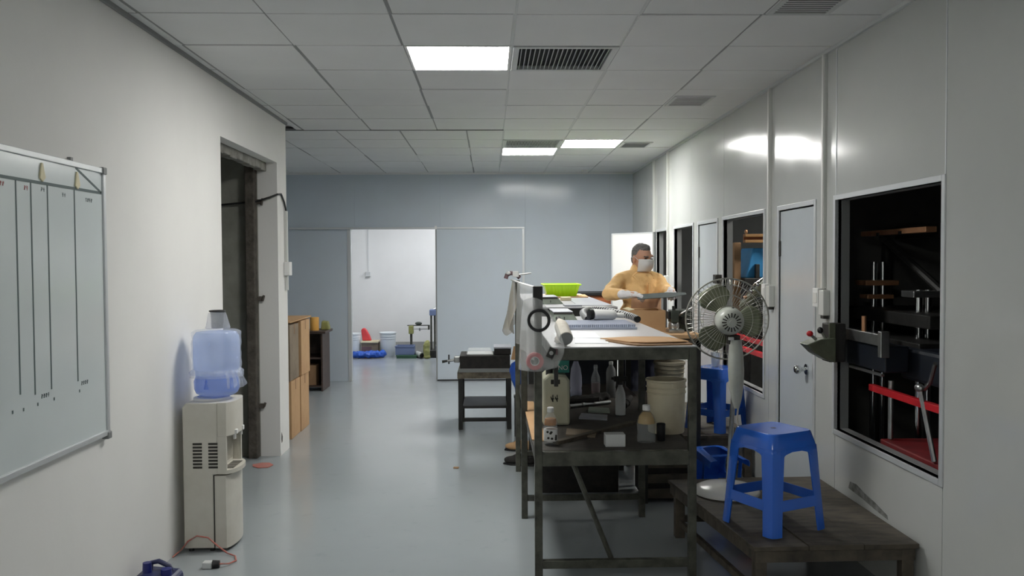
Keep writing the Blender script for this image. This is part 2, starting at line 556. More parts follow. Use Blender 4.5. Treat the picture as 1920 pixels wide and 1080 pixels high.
# storeroom beyond
YS = 14.95
struct(B(-3.6, YS, 0, 1.0, YS + 0.1, H).build('wall_storeroom', 'store_wall'))
struct(B(-3.7, YB + 0.08, 0, -3.6, YS + 0.1, H).build('wall_storeroom_left', 'store_wall'))
struct(B(1.0, YB + 0.08, 0, 1.1, YS + 0.1, H).build('wall_storeroom_right', 'store_wall'))
struct(B(-3.6, YB + 0.08, H, 1.0, YS, H + 0.06).build('ceiling_storeroom', 'tile'))
struct(B(-3.6, YS - 0.012, 0, 1.0, YS, 0.2).build('baseboard_storeroom', 'skirting'))

# right wall: metal panels with windows and doors
WINS = {1: (3.59, 4.705, 0.645, 1.925), 2: (5.952, 6.99, 0.645, 1.925), 3: (8.045, 8.86, 0.645, 1.925), 4: (9.20, 9.80, 0.0, 1.925)}
DOORS = {2: (5.02, 5.635, 0.0, 1.922), 3: (7.19, 7.825, 0.0, 1.922)}
holes = [(w[0], w[1], w[2], w[3]) for w in WINS.values()] + [(d[0], d[1], -1, d[3]) for d in DOORS.values()]
holes = [h if h[2] > 0 else (h[0], h[1], -1, h[3]) for h in holes]
wr = MB()
for (a0, a1, b0, b1) in rect_minus(YF, YB + 0.08, 0, H, holes):
    wr.box(XR + 0.012, a0, b0, XR + 0.06, a1, b1)
wall_right = struct(wr.build('wall_right', 'joint', origin=(XR, 4, 0)))
ys = [YF] + [3.567 + 1.14 * k for k in range(-5, 7)] + [YB]
ys = [y for y in ys if YF <= y <= YB]
ys = sorted(set(ys))
for i in range(len(ys) - 1):
    m = MB()
    for (a0, a1, b0, b1) in rect_minus(ys[i] + 0.0025, ys[i + 1] - 0.0025, 0, H, holes):
        m.box(XR, a0, b0, XR + 0.02, a1, b1)
    m.build('panel', 'panel', wall_right)
# thin joint strips that catch the light at the nearest seams
for y in (3.567, 4.707):
    B(XR - 0.003, y - 0.004, 1.95, XR + 0.004, y + 0.004, H).build('joint_strip', 'alu', wall_right, bevel=0.001)
# scuff left on the lower wall
sf = MB()
pts = [(4.52, .36), (4.50, .40), (4.42, .405), (4.32, .385), (4.2, .37), (4.07, .345), (4.06, .325), (4.2, .335), (4.35, .35)]
sf.prism([(XR - 0.0012, y, z) for (y, z) in pts], (0.001, 0, 0))
sf.build('scuff', M('scuff', (92, 92, 86), 0.8, dirt=(150, 152, 150), dirt_amt=0.8, scale=20), wall_right)

def frame(y0, y1, z0, z1, sill=True, w=0.028):
    m = MB()
    x0, x1 = XR - 0.008, XR + 0.03
    m.box(x0, y0 - w, z0 - (w if sill else 0), x1, y0, z1 + w)
    m.box(x0, y1, z0 - (w if sill else 0), x1, y1 + w, z1 + w)
    m.box(x0, y0, z1, x1, y1, z1 + w)
    if sill:
        m.box(x0, y0, z0 - w, x1, y1, z0)
    return m
for n, (y0, y1, z0, z1) in WINS.items():
    lining = MB()
    lining.box(XR + 0.03, y1 - 0.002, z0, XR + 0.075, y1 + 0.01, z1)
    lining.box(XR + 0.03, y0 - 0.01, z0, XR + 0.075, y0 + 0.002, z1)
    lining.box(XR + 0.03, y0, z1 - 0.002, XR + 0.075, y1, z1 + 0.01)
    if z0 > 0:
        lining.box(XR + 0.03, y0, z0 - 0.01, XR + 0.075, y1, z0 + 0.002)
    w = struct(frame(y0, y1, z0, z1, z0 > 0).build('window_%d' % n if z0 > 0 else 'trim_5', 'alu', bevel=0.002))
    lining.build('reveal', 'grid', w)

def knob(parent, y, z):
    m = MB()
    m.cyl((XR - 0.004, y, z), (XR + 0.012, y, z), 0.033, n=24)
    m.cyl((XR - 0.035, y, z), (XR - 0.004, y, z), 0.013, n=16)
    mat = Matrix.Translation((XR - 0.004, y, z)) @ Matrix.Rotation(-PI / 2, 4, 'Y')
    m.lathe([(0.0, 0.07), (0.018, 0.069), (0.026, 0.06), (0.028, 0.048), (0.024, 0.036), (0.014, 0.03)], n=24, mat=mat)
    return m.build('handle', 'chrome', parent, smooth=True)
for n, (y0, y1, z0, z1) in DOORS.items():
    d = struct(frame(y0, y1, z0, z1, False, 0.03).build('door_%d' % n, 'alu', bevel=0.002))
    B(XR + 0.004, y0 + 0.006, 0.008, XR + 0.04, y1 - 0.006, z1 - 0.008).build('leaf', 'door_leaf', d, bevel=0.003)
    B(XR - 0.004, y1 - 0.02, 1.62, XR + 0.008, y1 + 0.012, 1.72).build('hinge', 'slot', d, bevel=0.002)
    B(XR - 0.004, y1 - 0.02, 0.30, XR + 0.008, y1 + 0.012, 0.40).build('hinge', 'slot', d, bevel=0.002)
    if n == 2:
        knob(d, 5.14, 0.925)
        B(XR + 0.001, y0 - 0.002, 0.88, XR + 0.006, y0 + 0.03, 0.97).build('strike_plate', 'steel', d)
# open leaf of the farthest doorway, swung into the room
o4 = struct(B(-0.60, -0.018, 0.008, 0.0, 0.018, 1.915).build('door_4', 'white', bevel=0.003, origin=(0, 0, 0)))
B(-0.615, -0.02, 0.0, -0.598, 0.02, 1.925).build('edge_profile', 'alu', o4)
B(-0.6, -0.02, 1.912, 0.0, 0.02, 1.928).build('edge_profile', 'alu', o4)
B(-0.012, -0.022, 0.0, 0.012, 0.022, 1.928).build('edge_profile', 'grid', o4)
o4.location = (1.915, 9.84, 0.0)
o4.rotation_euler = (0, 0, -R(46))

# machine rooms behind the right wall
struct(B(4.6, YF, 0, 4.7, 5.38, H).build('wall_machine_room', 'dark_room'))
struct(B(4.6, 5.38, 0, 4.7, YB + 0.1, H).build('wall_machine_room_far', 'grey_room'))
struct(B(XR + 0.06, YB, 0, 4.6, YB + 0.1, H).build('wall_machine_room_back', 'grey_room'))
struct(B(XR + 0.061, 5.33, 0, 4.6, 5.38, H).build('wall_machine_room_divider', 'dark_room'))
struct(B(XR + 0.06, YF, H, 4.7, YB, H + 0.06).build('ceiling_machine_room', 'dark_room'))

# ceiling: tee grid with drop-in tiles
deck = MB().box(XREC, YF, H + 0.035, XR + 0.06, YB + 0.05, H + 0.1)
ceiling = struct(deck.build('ceiling', 'tile', origin=(0, 4, H)))
GX = [-1.667, -1.067, -0.467, 0.133, 0.733, 1.333, XR]
GY0 = 4.135
SKIP = set()
tile_mesh = {}
def tile(x0, x1, y0, y1):
    w, d = round(x1 - x0, 3), round(y1 - y0, 3)
    g = 0.004
    key = (w, d)
    loc = Vector(((x0 + x1) / 2, (y0 + y1) / 2, 0)) - ceiling.location
    if key not in tile_mesh:
        m = MB()
        a, b = w / 2 - g, d / 2 - g
        e = 0.004
        m.hull8([(-a + e, -b + e, H), (a - e, -b + e, H), (a - e, b - e, H), (-a + e, b - e, H)],
                [(-a, -b, H + 0.012), (a, -b, H + 0.012), (a, b, H + 0.012), (-a, b, H + 0.012)])
        o = m.build('tile', 'tile', None, origin=(0, 0, 0))
        tile_mesh[key] = o.data
    else:
        o = bpy.data.objects.new('tile', tile_mesh[key])
        COL.objects.link(o)
    o.parent = ceiling
    o.location = loc + Vector((0, 0, random.uniform(-0.0012, 0.0012)))
    o.rotation_euler = (random.uniform(-.002, .002), random.uniform(-.002, .002), 0)
cells_skip = [(-0.467, 4.735), (0.133, 4.735), (0.133, 8.935), (0.733, 8.335), (0.133, 8.335)]
rows = [GY0 + 0.6 * k for k in range(-5, 13)] + [YB]
for j in range(len(rows) - 1):
    y0, y1 = rows[j], rows[j + 1]
    left = [XL, -1.667, -1.067, -0.467] if y0 < 7.7 else [XREC, -3.182, -2.582, -1.98, -1.38, -0.807, -0.202]
    xs = [x for x in left] + GX[3:]
    for i in range(len(xs) - 1):
        if any(abs(xs[i] - a) < 0.02 and abs(y0 - b) < 0.02 for a, b in cells_skip):
            continue
        if y1 - y0 < 0.05 or xs[i + 1] - xs[i] < 0.02:
            continue
        tile(xs[i], xs[i + 1], y0, y1)
# runners (the exposed tee flanges)
for y in rows[1:-1]:
    B(XL if y < 7.7 else XREC, y - 0.011, H + 0.004, XR, y + 0.011, H + 0.009).build('runner', 'grid', ceiling)
for x in (0.133, 0.733, 1.333):
    B(x - 0.011, rows[0], H + 0.003, x + 0.011, YB, H + 0.010).build('runner', 'grid_light' if x < 1 else 'grid', ceiling)
for x in (-1.667, -1.067, -0.467):
    B(x - 0.011, rows[0], H + 0.003, x + 0.011, 7.735, H + 0.010).build('runner', 'grid', ceiling)
for x in (-1.98, -1.38, -0.807, -0.202):
    B(x - 0.011, 7.735, H + 0.003, x + 0.011, YB, H + 0.010).build('runner', 'grid', ceiling)
struct(B(XL, YF, H - 0.02, XL + 0.018, YC, H + 0.002).build('trim_6', 'grid'))
struct(B(XR - 0.018, YF, H - 0.02, XR, YB, H + 0.002).build('trim_7', 'grid_light'))
struct(B(XREC, YB - 0.018, H - 0.02, XR, YB, H + 0.002).build('trim_8', 'tile'))
struct(B(XREC, 7.728, H - 0.006, 0.133, 7.742, H + 0.002).build('trim_9', 'grid'))

# ceiling light panels
def light_panel(x0, y0, label, mat='lamp', z=H):
    t = thing('ceiling_light', label, 'light', (x0 + 0.3, y0 + 0.3, z))
    f = MB()
    a, b, w = x0 + 0.004, x0 + 0.596, 0.014
    c, d = y0 + 0.004, y0 + 0.596
    f.box(a, c, z - 0.004, b, c + w, z + 0.02).box(a, d - w, z - 0.004, b, d, z + 0.02)
    f.box(a, c + w, z - 0.004, a + w, d - w, z + 0.02).box(b - w, c + w, z - 0.004, b, d - w, z + 0.02)
    f.build('frame', 'white', t)
    B(a + w, c + w, z + 0.001, b - w, d - w, z + 0.012).build('diffuser', mat, t)
    return t
light_panel(-0.467, 4.735, 'large bright ceiling light panel beside the big slatted vent')
light_panel(0.133, 8.935, 'far ceiling light panel in front of the faint far slatted vent')
light_panel(0.733, 8.335, 'far ceiling light panel beside the small farthest square vent')
light_panel(-1.067, -0.665, 'ceiling light panel over the near end of the room, behind the camera')
light_panel(-2.0, 12.9, 'ceiling light panel inside the bright storeroom beyond the sliding door', 'lamp_store', H - 0.02)
light_panel(-0.5, 13.6, 'second ceiling light panel inside the storeroom, over the press', 'lamp_store', H - 0.02)

def grille(x0, y0, w, d, ns, label, along='Y', border=0.035, slat='vent_slat'):
    t = thing('ceiling_vent', label, 'vent', (x0 + w / 2, y0 + d / 2, H))
    b = border
    f = MB()
    f.box(x0, y0, H - 0.008, x0 + w, y0 + b, H + 0.02).box(x0, y0 + d - b, H - 0.008, x0 + w, y0 + d, H + 0.02)
    f.box(x0, y0 + b, H - 0.008, x0 + b, y0 + d - b, H + 0.02).box(x0 + w - b, y0 + b, H - 0.008, x0 + w, y0 + d - b, H + 0.02)
    f.build('frame', 'vent_frame', t, bevel=0.002)
    B(x0 + b, y0 + b, H + 0.018, x0 + w - b, y0 + d - b, H + 0.026).build('duct_opening', 'vent_dark', t)
    base = None
    span = (w if along == 'Y' else d) - 2 * b
    for k in range(ns):
        q = b + span * (k + 0.5) / ns
        m = MB()
        if along == 'Y':
            m.hull8([(x0 + q - .003, y0 + b, H - .003), (x0 + q + .003, y0 + b, H - .003), (x0 + q + .003, y0 + d - b, H - .003), (x0 + q - .003, y0 + d - b, H - .003)],
                    [(x0 + q + .003, y0 + b, H + .017), (x0 + q + .006, y0 + b, H + .017), (x0 + q + .006, y0 + d - b, H + .017), (x0 + q + .003, y0 + d - b, H + .017)])
        else:
            m.hull8([(x0 + b, y0 + q - .003, H - .003), (x0 + w - b, y0 + q - .003, H - .003), (x0 + w - b, y0 + q + .003, H - .003), (x0 + b, y0 + q + .003, H - .003)],
                    [(x0 + b, y0 + q + .004, H + .017), (x0 + w - b, y0 + q + .004, H + .017), (x0 + w - b, y0 + q + .008, H + .017), (x0 + b, y0 + q + .008, H + .017)])
        m.build('slat', slat, t)
    return t
grille(0.139, 4.741, 0.588, 0.588, 20, 'large ceiling vent with twenty slats beside the big light panel')
grille(0.139, 8.341, 0.588, 0.588, 36, 'far large ceiling vent behind the far light panels', slat='vent_frame')
grille(1.345, 3.78, 0.30, 0.345, 10, 'small nearest ceiling vent at the top edge near the right wall', 'X', 0.025, 'grid')
grille(1.345, 6.15, 0.30, 0.375, 10, 'small ceiling vent half way along the right wall', 'X', 0.025, 'grid')
grille(1.345, 8.52, 0.30, 0.40, 10, 'small farthest ceiling vent right of the far light panel', 'X', 0.025, 'grid')
light_panel(3.0, 6.4, 'dim ceiling light panel inside the middle machine room', 'lamp_dim', H - 0.02)
m = MB().lathe([(0.045, 0.0), (0.046, -0.012), (0.036, -0.03), (0.02, -0.038), (0.0, -0.039)], (1.25, 11.1, H), 20)
tag(m.build('smoke_detector', 'white', smooth=True), 'small white smoke detector on the ceiling close to the back wall', 'detector')

# ------------------------------------------------------------------ wall fittings
def trunking(y, z0, z1, w, label, x=XR, sgn=-1):
    t = thing('cable_trunking', label, 'conduit', (x, y, z0))
    B(min(x, x + sgn * 0.02), y - w / 2, z0, max(x, x + sgn * 0.02), y + w / 2, z1).build('channel', 'trunk', t, bevel=0.002)
    B(min(x + sgn * 0.019, x + sgn * 0.024), y - w / 2 + 0.003, z0, max(x + sgn * 0.019, x + sgn * 0.024), y + w / 2 - 0.003, z1).build('cover', 'trunk', t, bevel=0.0015)
    return t
trunking(4.855, 1.43, H - 0.02, 0.03, 'white cable trunking on the right wall between large window and near door')
trunking(5.81, 1.43, H - 0.02, 0.03, 'white cable trunking on the right wall between near door and machine window')
trunking(9.14, 1.44, H - 0.02, 0.03, 'white cable trunking running down to the far wall switch by the worker')
trunking(9.92, 0.0, H - 0.02, 0.035, 'white cable trunking nearest the open white door at the far right')

def socket(y, z, label, plug=True):
    t = thing('socket_box', label, 'socket', (XR, y, z - 0.05))
    B(XR - 0.045, y - 0.035, z - 0.055, XR, y + 0.045, z + 0.055).build('box', 'white', t, bevel=0.004)
    B(XR - 0.049, y - 0.026, z - 0.03, XR - 0.044, y + 0.034, z + 0.03).build('face_plate', 'white_gloss', t, bevel=0.002)
    if plug:
        B(XR - 0.04, y - 0.105, z - 0.10, XR, y - 0.036, z + 0.045).build('adapter', 'trunk', t, bevel=0.004)
        B(XR - 0.034, y - 0.095, z - 0.118, XR - 0.004, y - 0.05, z - 0.10).build('plug', 'slot', t, bevel=0.003)
    return t
socket(4.89, 1.375, 'white socket box with grey adapter left of the large window')
socket(5.83, 1.375, 'white socket box beside the fan and the near door')
socket(9.16, 1.38, 'white wall switch box behind the worker near the open door', False)

t = thing('cable_trunking', 'white trunking with a switch box on the end of the left wall by the doorway', 'conduit', (XL, 7.27, 1.3))
B(XL, 7.245, 1.60, XL + 0.022, 7.285, 2.03).build('channel', 'trunk', t, bevel=0.002)
B(XL, 7.245, 1.36, XL + 0.022, 7.285, 1.50).build('channel', 'trunk', t, bevel=0.002)
B(XL, 7.215, 1.485, XL + 0.045, 7.315, 1.60).build('switch_box', 'white', t, bevel=0.004)
m = MB().tube([(XL - 1.2, 6.99, 2.03), (XL - 0.6, 6.98, 2.05), (XL - 0.16, 6.975, 2.09), (XL - 0.05, 6.98, 2.125), (XL + 0.008, 7.0, 2.15),
               (XL + 0.012, 7.10, 2.16), (XL + 0.012, 7.20, 2.10), (XL + 0.012, 7.25, 2.05), (XL + 0.012, 7.265, 2.03)], 0.008, 8)
tag(m.build('cable', 'black', smooth=True), 'black cable running out of the doorway into the white trunking', 'cable')

t = thing('cable_trunking', 'thin conduit and white socket on the storeroom back wall', 'conduit', (-2.12, YS, 1.4))
B(-2.128, YS - 0.015, 1.43, -2.112, YS, H).build('channel', 'grid_light', t)
B(-2.165, YS - 0.05, 1.35, -2.075, YS, 1.43).build('socket', 'grid_light', t, bevel=0.004)

t = thing('switch_box', 'small dark box on the right wall by the far jamb of the machine window', 'switch', (XR, 7.09, 1.40))
B(XR - .05, 7.035, 1.40, XR, 7.14, 1.475).build('box', 'slot', t, bevel=.004)
B(XR - .053, 7.05, 1.415, XR - .049, 7.125, 1.46).build('face_plate', 'black', t)

# whiteboard on the left wall
YW0, YW1, ZW0, ZW1 = 2.03, 3.835, 0.832, 2.008
t = thing('whiteboard', 'large framed whiteboard ruled with dark columns on the left wall', 'whiteboard', (XL, (YW0 + YW1) / 2, ZW0))
B(XL + 0.004, YW0, ZW0, XL + 0.018, YW1, ZW1).build('surface', 'board', t)
for (a, b, c, d) in ((YW0, YW1, ZW1 - 0.018, ZW1 + 0.006), (YW0, YW1, ZW0 - 0.006, ZW0 + 0.018)):
    B(XL, a, c, XL + 0.026, b, d).build('frame_rail', 'alu', t, bevel=0.003)
for y in (YW0, YW1):
    B(XL, y - 0.012, ZW0, XL + 0.026, y + 0.012, ZW1).build('frame_rail', 'alu', t, bevel=0.003)
for y in (YW0, YW1):
    for z in (ZW0, ZW1):
        B(XL, y - 0.02, z - 0.022, XL + 0.031, y + 0.016, z + 0.01).build('corner_cap', 'grid', t, bevel=0.004)
xi = XL + 0.0182
def bline(p, q, w, mat='ink', name='ruled_line'):
    (y0, z0), (y1, z1) = p, q
    d = Vector((0, y1 - y0, z1 - z0)); nrm = Vector((1, 0, 0)).cross(d.normalized()) * w / 2
    a, b = Vector((xi, y0, z0)), Vector((xi, y1, z1))
    return MB().prism([a - nrm, b - nrm, b + nrm, a + nrm], (0.001, 0, 0)).build(name, mat, t)
bline((2.1, 1.897), (3.815, 1.903), 0.012)
bline((3.585, 1.99), (3.815, 1.905), 0.010)
for y, zb in ((2.35, 1.12), (2.6, 1.12), (2.86, 1.12), (3.135, 1.116), (3.236, 1.10), (3.356, 1.103), (3.57, 1.104)):
    bline((y, 1.897), (y, zb), 0.008)
for y, z in ((3.082, 1.061), (3.154, 1.058), (3.253, 1.061), (3.374, 1.062), (3.581, 1.062)):
    bline((y, z - 0.006), (y, z + 0.006), 0.008, name='ink_dot')
def scribble(y, z, n=3, mat='ink', s=0.010):
    m = MB()
    for k in range(n):
        yy = y + (k - n / 2) * s * 1.6
        for (a, b, c, d) in ((0, .2, 1, .2), (.5, -.7, .5, .9), (0, -.6, 1, .7), (.1, .8, .9, .8)):
            if random.random() < 0.8:
                p = Vector((xi, yy + a * s, z + b * s)); q = Vector((xi, yy + c * s, z + d * s))
                nn = Vector((1, 0, 0)).cross((q - p).normalized()) * 0.0011
                m.prism([p - nn, q - nn, q + nn, p + nn], (0.001, 0, 0))
    m.build('handwriting', mat, t)
scribble(3.206, 1.872, 2, 'ink_red'); scribble(3.325, 1.876, 2); scribble(3.487, 1.868, 2); scribble(3.70, 1.862, 4)
scribble(3.311, 1.085, 4); scribble(3.63, 1.09, 4); scribble(3.05, 1.875, 2, 'ink_red')
for i, (y, z) in enumerate(((3.313, 1.948), (3.591, 1.943))):
    m = MB().prism([(xi, y - 0.018, z - 0.03), (xi, y + 0.004, z - 0.042), (xi, y + 0.024, z - 0.025), (xi, y + 0.006, z + 0.03), (xi, y - 0.004, z + 0.03)], (0.006, 0, 0))
    o = m.build('magnet_clip', 'cream', bevel=0.002)
    tag(o, ('cream drop-shaped magnet clip on the whiteboard, left one of two', 'cream magnet clip on the whiteboard next to its top right corner')[i], 'clip')
B(XL, 3.555, ZW1 + 0.004, XL + 0.014, 3.575, ZW1 + 0.022).build('hanging_lug', 'grid', t)

# ------------------------------------------------------------------ water dispenser and bottle
X0, X1, Y0, Y1 = -1.69, -1.435, 4.69, 4.985
t = thing('water_dispenser', 'tall beige water dispenser with side vents against the left wall', 'water dispenser', ((X0 + X1) / 2, (Y0 + Y1) / 2, 0))
XM = -1.525
body = MB()
body.prism([(X0, Y0, 0.02), (XM, Y0, 0.02), (XM, Y0, 0.428), (-1.50, Y0, 0.43), (-1.50, Y0, 0.80), (-1.50, Y0, 0.825), (X0 + 0.02, Y0, 0.825), (X0, Y0, 0.80)], (0, Y1 - Y0, 0))
body.build('cabinet', 'beige', t, bevel=0.006)
# bowed front: lower door, recess and head
XE = -1.452
def bowed(z0, z1, xa, xe, bulge, name, mat, y0=Y0 + 0.002, y1=Y1 - 0.002):
    n = 10
    loop = [(xa, y0, z0)]
    for k in range(n + 1):
        q = k / n
        loop.append((xe + bulge * math.sin(PI * q) ** 0.6, y0 + (y1 - y0) * q, z0))
    loop.append((xa, y1, z0))
    return MB().prism(loop, (0, 0, z1 - z0)).build(name, mat, t, smooth=True, angle=50)
bowed(0.02, 0.422, XM + 0.004, XE - 0.006, 0.03, 'lower_door', 'beige')
bowed(0.64, 0.825, -1.50, XE, 0.035, 'head_panel', 'beige')
for (a, b) in ((Y0, Y0 + .016), (Y1 - .016, Y1)):
    B(-1.502, a, 0.43, XE, b, 0.64).build('cheek', 'beige', t, bevel=.003)
B(-1.501, Y0 + 0.02, 0.47, -1.497, Y1 - 0.02, 0.64).build('recess_back', 'beige_dark', t)
tr = bowed(0.43, 0.452, -1.50, XE, 0.05, 'drip_tray', 'beige')
for k in range(8):
    y = Y0 + 0.05 + k * 0.024
    B(-1.485, y, 0.451, -1.43, y + 0.009, 0.454).build('tray_slot', 'slot', tr)
for i, y in enumerate((Y0 + 0.08, Y0 + 0.2)):
    m = MB().box(-1.46, y - 0.012, 0.64, -1.412, y + 0.012, 0.665)
    m.cyl((-1.43, y, 0.61), (-1.43, y, 0.645), 0.009, n=12)
    m.build('tap', 'white', t, bevel=0.003)
B(XM - 0.001, Y0 - 0.001, 0.025, XM + 0.005, Y0 + 0.006, 0.425).build('door_gap', 'slot', t)
for k in range(2):
    x = -1.635 + k * 0.085
    for j in range(8):
        z = 0.464 + j * 0.0185
        B(x, Y0 - 0.002, z, x + 0.05, Y0 + 0.003, z + 0.011).build('vent_slot', 'slot', t)
for (x, y) in ((X0 + .03, Y0 + .03), (X0 + .03, Y1 - .03), (XM - .02, Y0 + .03), (XM - .02, Y1 - .03)):
    MB().cyl((x, y, 0), (x, y, 0.022), 0.014, n=10).build('foot', 'black', t)
MB().lathe([(0.10, 0.825), (0.098, 0.838), (0.078, 0.842), (0.07, 0.83)], (-1.575, 4.84, 0), 28).build('bottle_seat', 'white', t, smooth=True)

bc = (-1.545, 4.84)
t = thing('water_bottle', 'large blue water bottle in clear wrap standing on the dispenser', 'bottle', (bc[0], bc[1], 0.843))
def ribs(a, z): return 0.012 * math.sin(z * 120)
MB().lathe([(0.04, 0.845), (0.09, 0.848), (0.112, 0.862), (0.122, 0.885), (0.124, 0.93), (0.115, 0.955), (0.115, 0.985), (0.124, 1.005), (0.126, 1.06), (0.126, 1.15),
            (0.122, 1.185), (0.108, 1.205), (0.05, 1.212), (0.0, 1.212)], (bc[0], bc[1], 0), 40).build('shell', 'bottle_blue', t, smooth=True)
MB().lathe([(0.113, 0.87), (0.117, 0.90), (0.117, 0.935), (0.108, 0.955)], (bc[0], bc[1], 0), 40).build('water', 'bottle_band', t, smooth=True)
for (a, w) in ((-1.75, 0.20), (-0.7, 0.14)):
    m = MB()
    for (z0, z1, sc_) in ((1.0, 1.04, 1.0),):
        pts0 = [(bc[0] + 0.1265 * math.cos(a + w * q), bc[1] + 0.1265 * math.sin(a + w * q)) for q in (-1, 0, 1)]
    m.prism([(bc[0] + .118 * math.cos(a - w), bc[1] + .118 * math.sin(a - w), 0.895), (bc[0] + .127 * math.cos(a), bc[1] + .127 * math.sin(a), 0.895), (bc[0] + .118 * math.cos(a + w), bc[1] + .118 * math.sin(a + w), 0.895),
             (bc[0] + .122 * math.cos(a), bc[1] + .122 * math.sin(a), 0.955)], (0.002 * math.cos(a), 0.002 * math.sin(a), 0))
    m.build('moulded_mark', 'bottle_band', t)
def crumple(a, z): return 0.035 + 0.035 * math.sin(a * 5 + z * 41) * math.sin(a * 3 - z * 63) + 0.02 * math.sin(a * 11 + z * 30)
zz = [0.955 + k * 0.0132 for k in range(20)]
prof = [(0.127 + 0.012 * (1 if k < 2 else 0), z) for k, z in enumerate(zz)] + [(0.112, 1.216), (0.06, 1.222), (0.0, 1.222)]
MB().lathe(prof, (bc[0], bc[1], 0), 56, jitter=crumple).build('plastic_wrap', 'wrap', t, smooth=True, angle=70)
def gather(a, z): return 0.06 * math.sin(a * 9) + 0.05 * math.sin(a * 17 + 1)
MB().lathe([(0.120, 0.965), (0.136, 0.972), (0.140, 0.985), (0.130, 0.995)], (bc[0], bc[1], 0), 72, jitter=gather).build('wrap_hem', 'wrap', t, smooth=True, angle=70)
m = MB()
for k in range(4):
    a = -0.9 + k * 0.28
    ca, sa = math.cos(a), math.sin(a)
    m.prism([(bc[0] + .128 * ca, bc[1] + .128 * sa, 0.99), (bc[0] + .165 * ca, bc[1] + .15 * sa, 0.955 - .01 * k), (bc[0] + .172 * ca, bc[1] + .16 * sa, 0.90 + .012 * (k % 2)), (bc[0] + .15 * ca, bc[1] + .15 * sa, 0.895), (bc[0] + .14 * ca, bc[1] + .14 * sa, 0.94)], (-sa * .004, ca * .004, 0.003))
m.build('wrap_tail', 'wrap', t)

t = thing('steel_cup', 'steel cup in a clear bag on top of the water bottle', 'cup', (bc[0] + .008, bc[1], 1.224))
MB().lathe([(0.026, 1.224), (0.034, 1.226), (0.036, 1.29), (0.040, 1.318), (0.044, 1.322), (0.040, 1.326), (0.034, 1.318), (0.031, 1.235), (0.0, 1.232)], (bc[0] + .008, bc[1], 0), 28).build('cup', 'steel', t, smooth=True)
MB().torus((bc[0] + .008, bc[1], 1.322), 0.041, 0.005, 'Z', 28, 8).build('rim', 'black', t, smooth=True)
MB().lathe([(0.066, 1.2245), (0.06, 1.25), (0.052, 1.29), (0.046, 1.312)], (bc[0] + .008, bc[1], 0), 40, jitter=lambda a, z: 0.08 * math.sin(a * 7 + z * 50)).build('clear_bag', 'wrap', t, smooth=True)

# dark blue jerrycan cut by the lower frame edge
t = thing('jerrycan', 'dark blue jerrycan with cap and handle at the lower left edge', 'jerrycan', (-1.615, 4.15, 0))
jx0, jx1, jy0, jy1 = -1.72, -1.515, 4.05, 4.20
m = MB().hull8([(jx0, jy0, 0), (jx1, jy0, 0), (jx1, jy1, 0), (jx0, jy1, 0)], [(jx0, jy0, .07), (jx1, jy0, .07), (jx1, jy1, .07), (jx0, jy1, .07)])
m2 = MB().prism([(jx0, jy0, 0), (jx1, jy0, 0), (jx1, jy0, 0.075), (jx1 - 0.02, jy0, 0.092), (jx0 + 0.05, jy0, 0.105), (jx0 + 0.02, jy0, 0.095), (jx0, jy0, 0.07)], (0, jy1 - jy0, 0))
m2.build('body', 'blue_dark', t, bevel=0.014)
MB().tube([(jx0 + .06, 4.15, .10), (jx0 + .065, 4.15, .135), (jx0 + .10, 4.15, .142), (jx0 + .15, 4.15, .118), (jx0 + .165, 4.15, .09)], 0.012, 10).build('handle', 'blue_dark', t, smooth=True)
MB().cyl((jx0 + .06, 4.11, .095), (jx0 + .06, 4.11, .15), 0.022, 0.02, 18).build('spout', 'blue_cap', t, smooth=True, angle=30)
MB().cyl((jx1 - .05, 4.10, .085), (jx1 - .05, 4.10, .122), 0.026, 0.025, 20).build('cap', 'blue_cap', t, smooth=True, angle=30)
B(jx0 + .03, jy0 - 0.0015, 0.0, jx0 + .10, jy0 + .001, 0.035).build('label', 'grid', t)
t = thing('power_plug', 'black plug with white body on its cord on the floor by the dispenser', 'plug', (-1.46, 4.45, 0))
m = MB().box(-1.505, 4.42, 0.0, -1.455, 4.465, 0.035)
m.build('plug_body', 'grid_light', t, bevel=0.006)
MB().cyl((-1.455, 4.44, 0.02), (-1.42, 4.445, 0.02), 0.022, 0.018, 14).build('plug_end', 'black', t, smooth=True, angle=30)
MB().tube([(-1.42, 4.445, .02), (-1.38, 4.47, .012), (-1.36, 4.53, .007), (-1.385, 4.60, .007), (-1.44, 4.64, .01), (-1.49, 4.655, .04), (-1.55, 4.66, .09), (-1.61, 4.66, .10), (-1.66, 4.665, .07), (-1.70, 4.67, .02), (-1.72, 4.6, .006)], 0.0042, 8).build('cord', 'orange_line', t, smooth=True)

# red rag in the doorway, litter on the floor
m = MB()
pts = [(-1.86, 6.66), (-1.80, 6.60), (-1.73, 6.62), (-1.71, 6.70), (-1.76, 6.78), (-1.82, 6.77), (-1.88, 6.73)]
m.prism([(x, y, 0.0008 + .002 * (i % 2)) for i, (x, y) in enumerate(pts)], (0, 0, 0.003))
tag(m.build('rag', 'orange_line'), 'flat orange-red rag on the floor at the doorway foot', 'rag')
m = MB().prism([(-0.29, 6.53, .0005), (-0.25, 6.52, .0005), (-0.245, 6.56, .0005), (-0.285, 6.565, .0005)], (0, 0, .006))
tag(m.build('scrap', 'card_dark'), 'tiny brown scrap lying alone on the open floor', 'scrap')

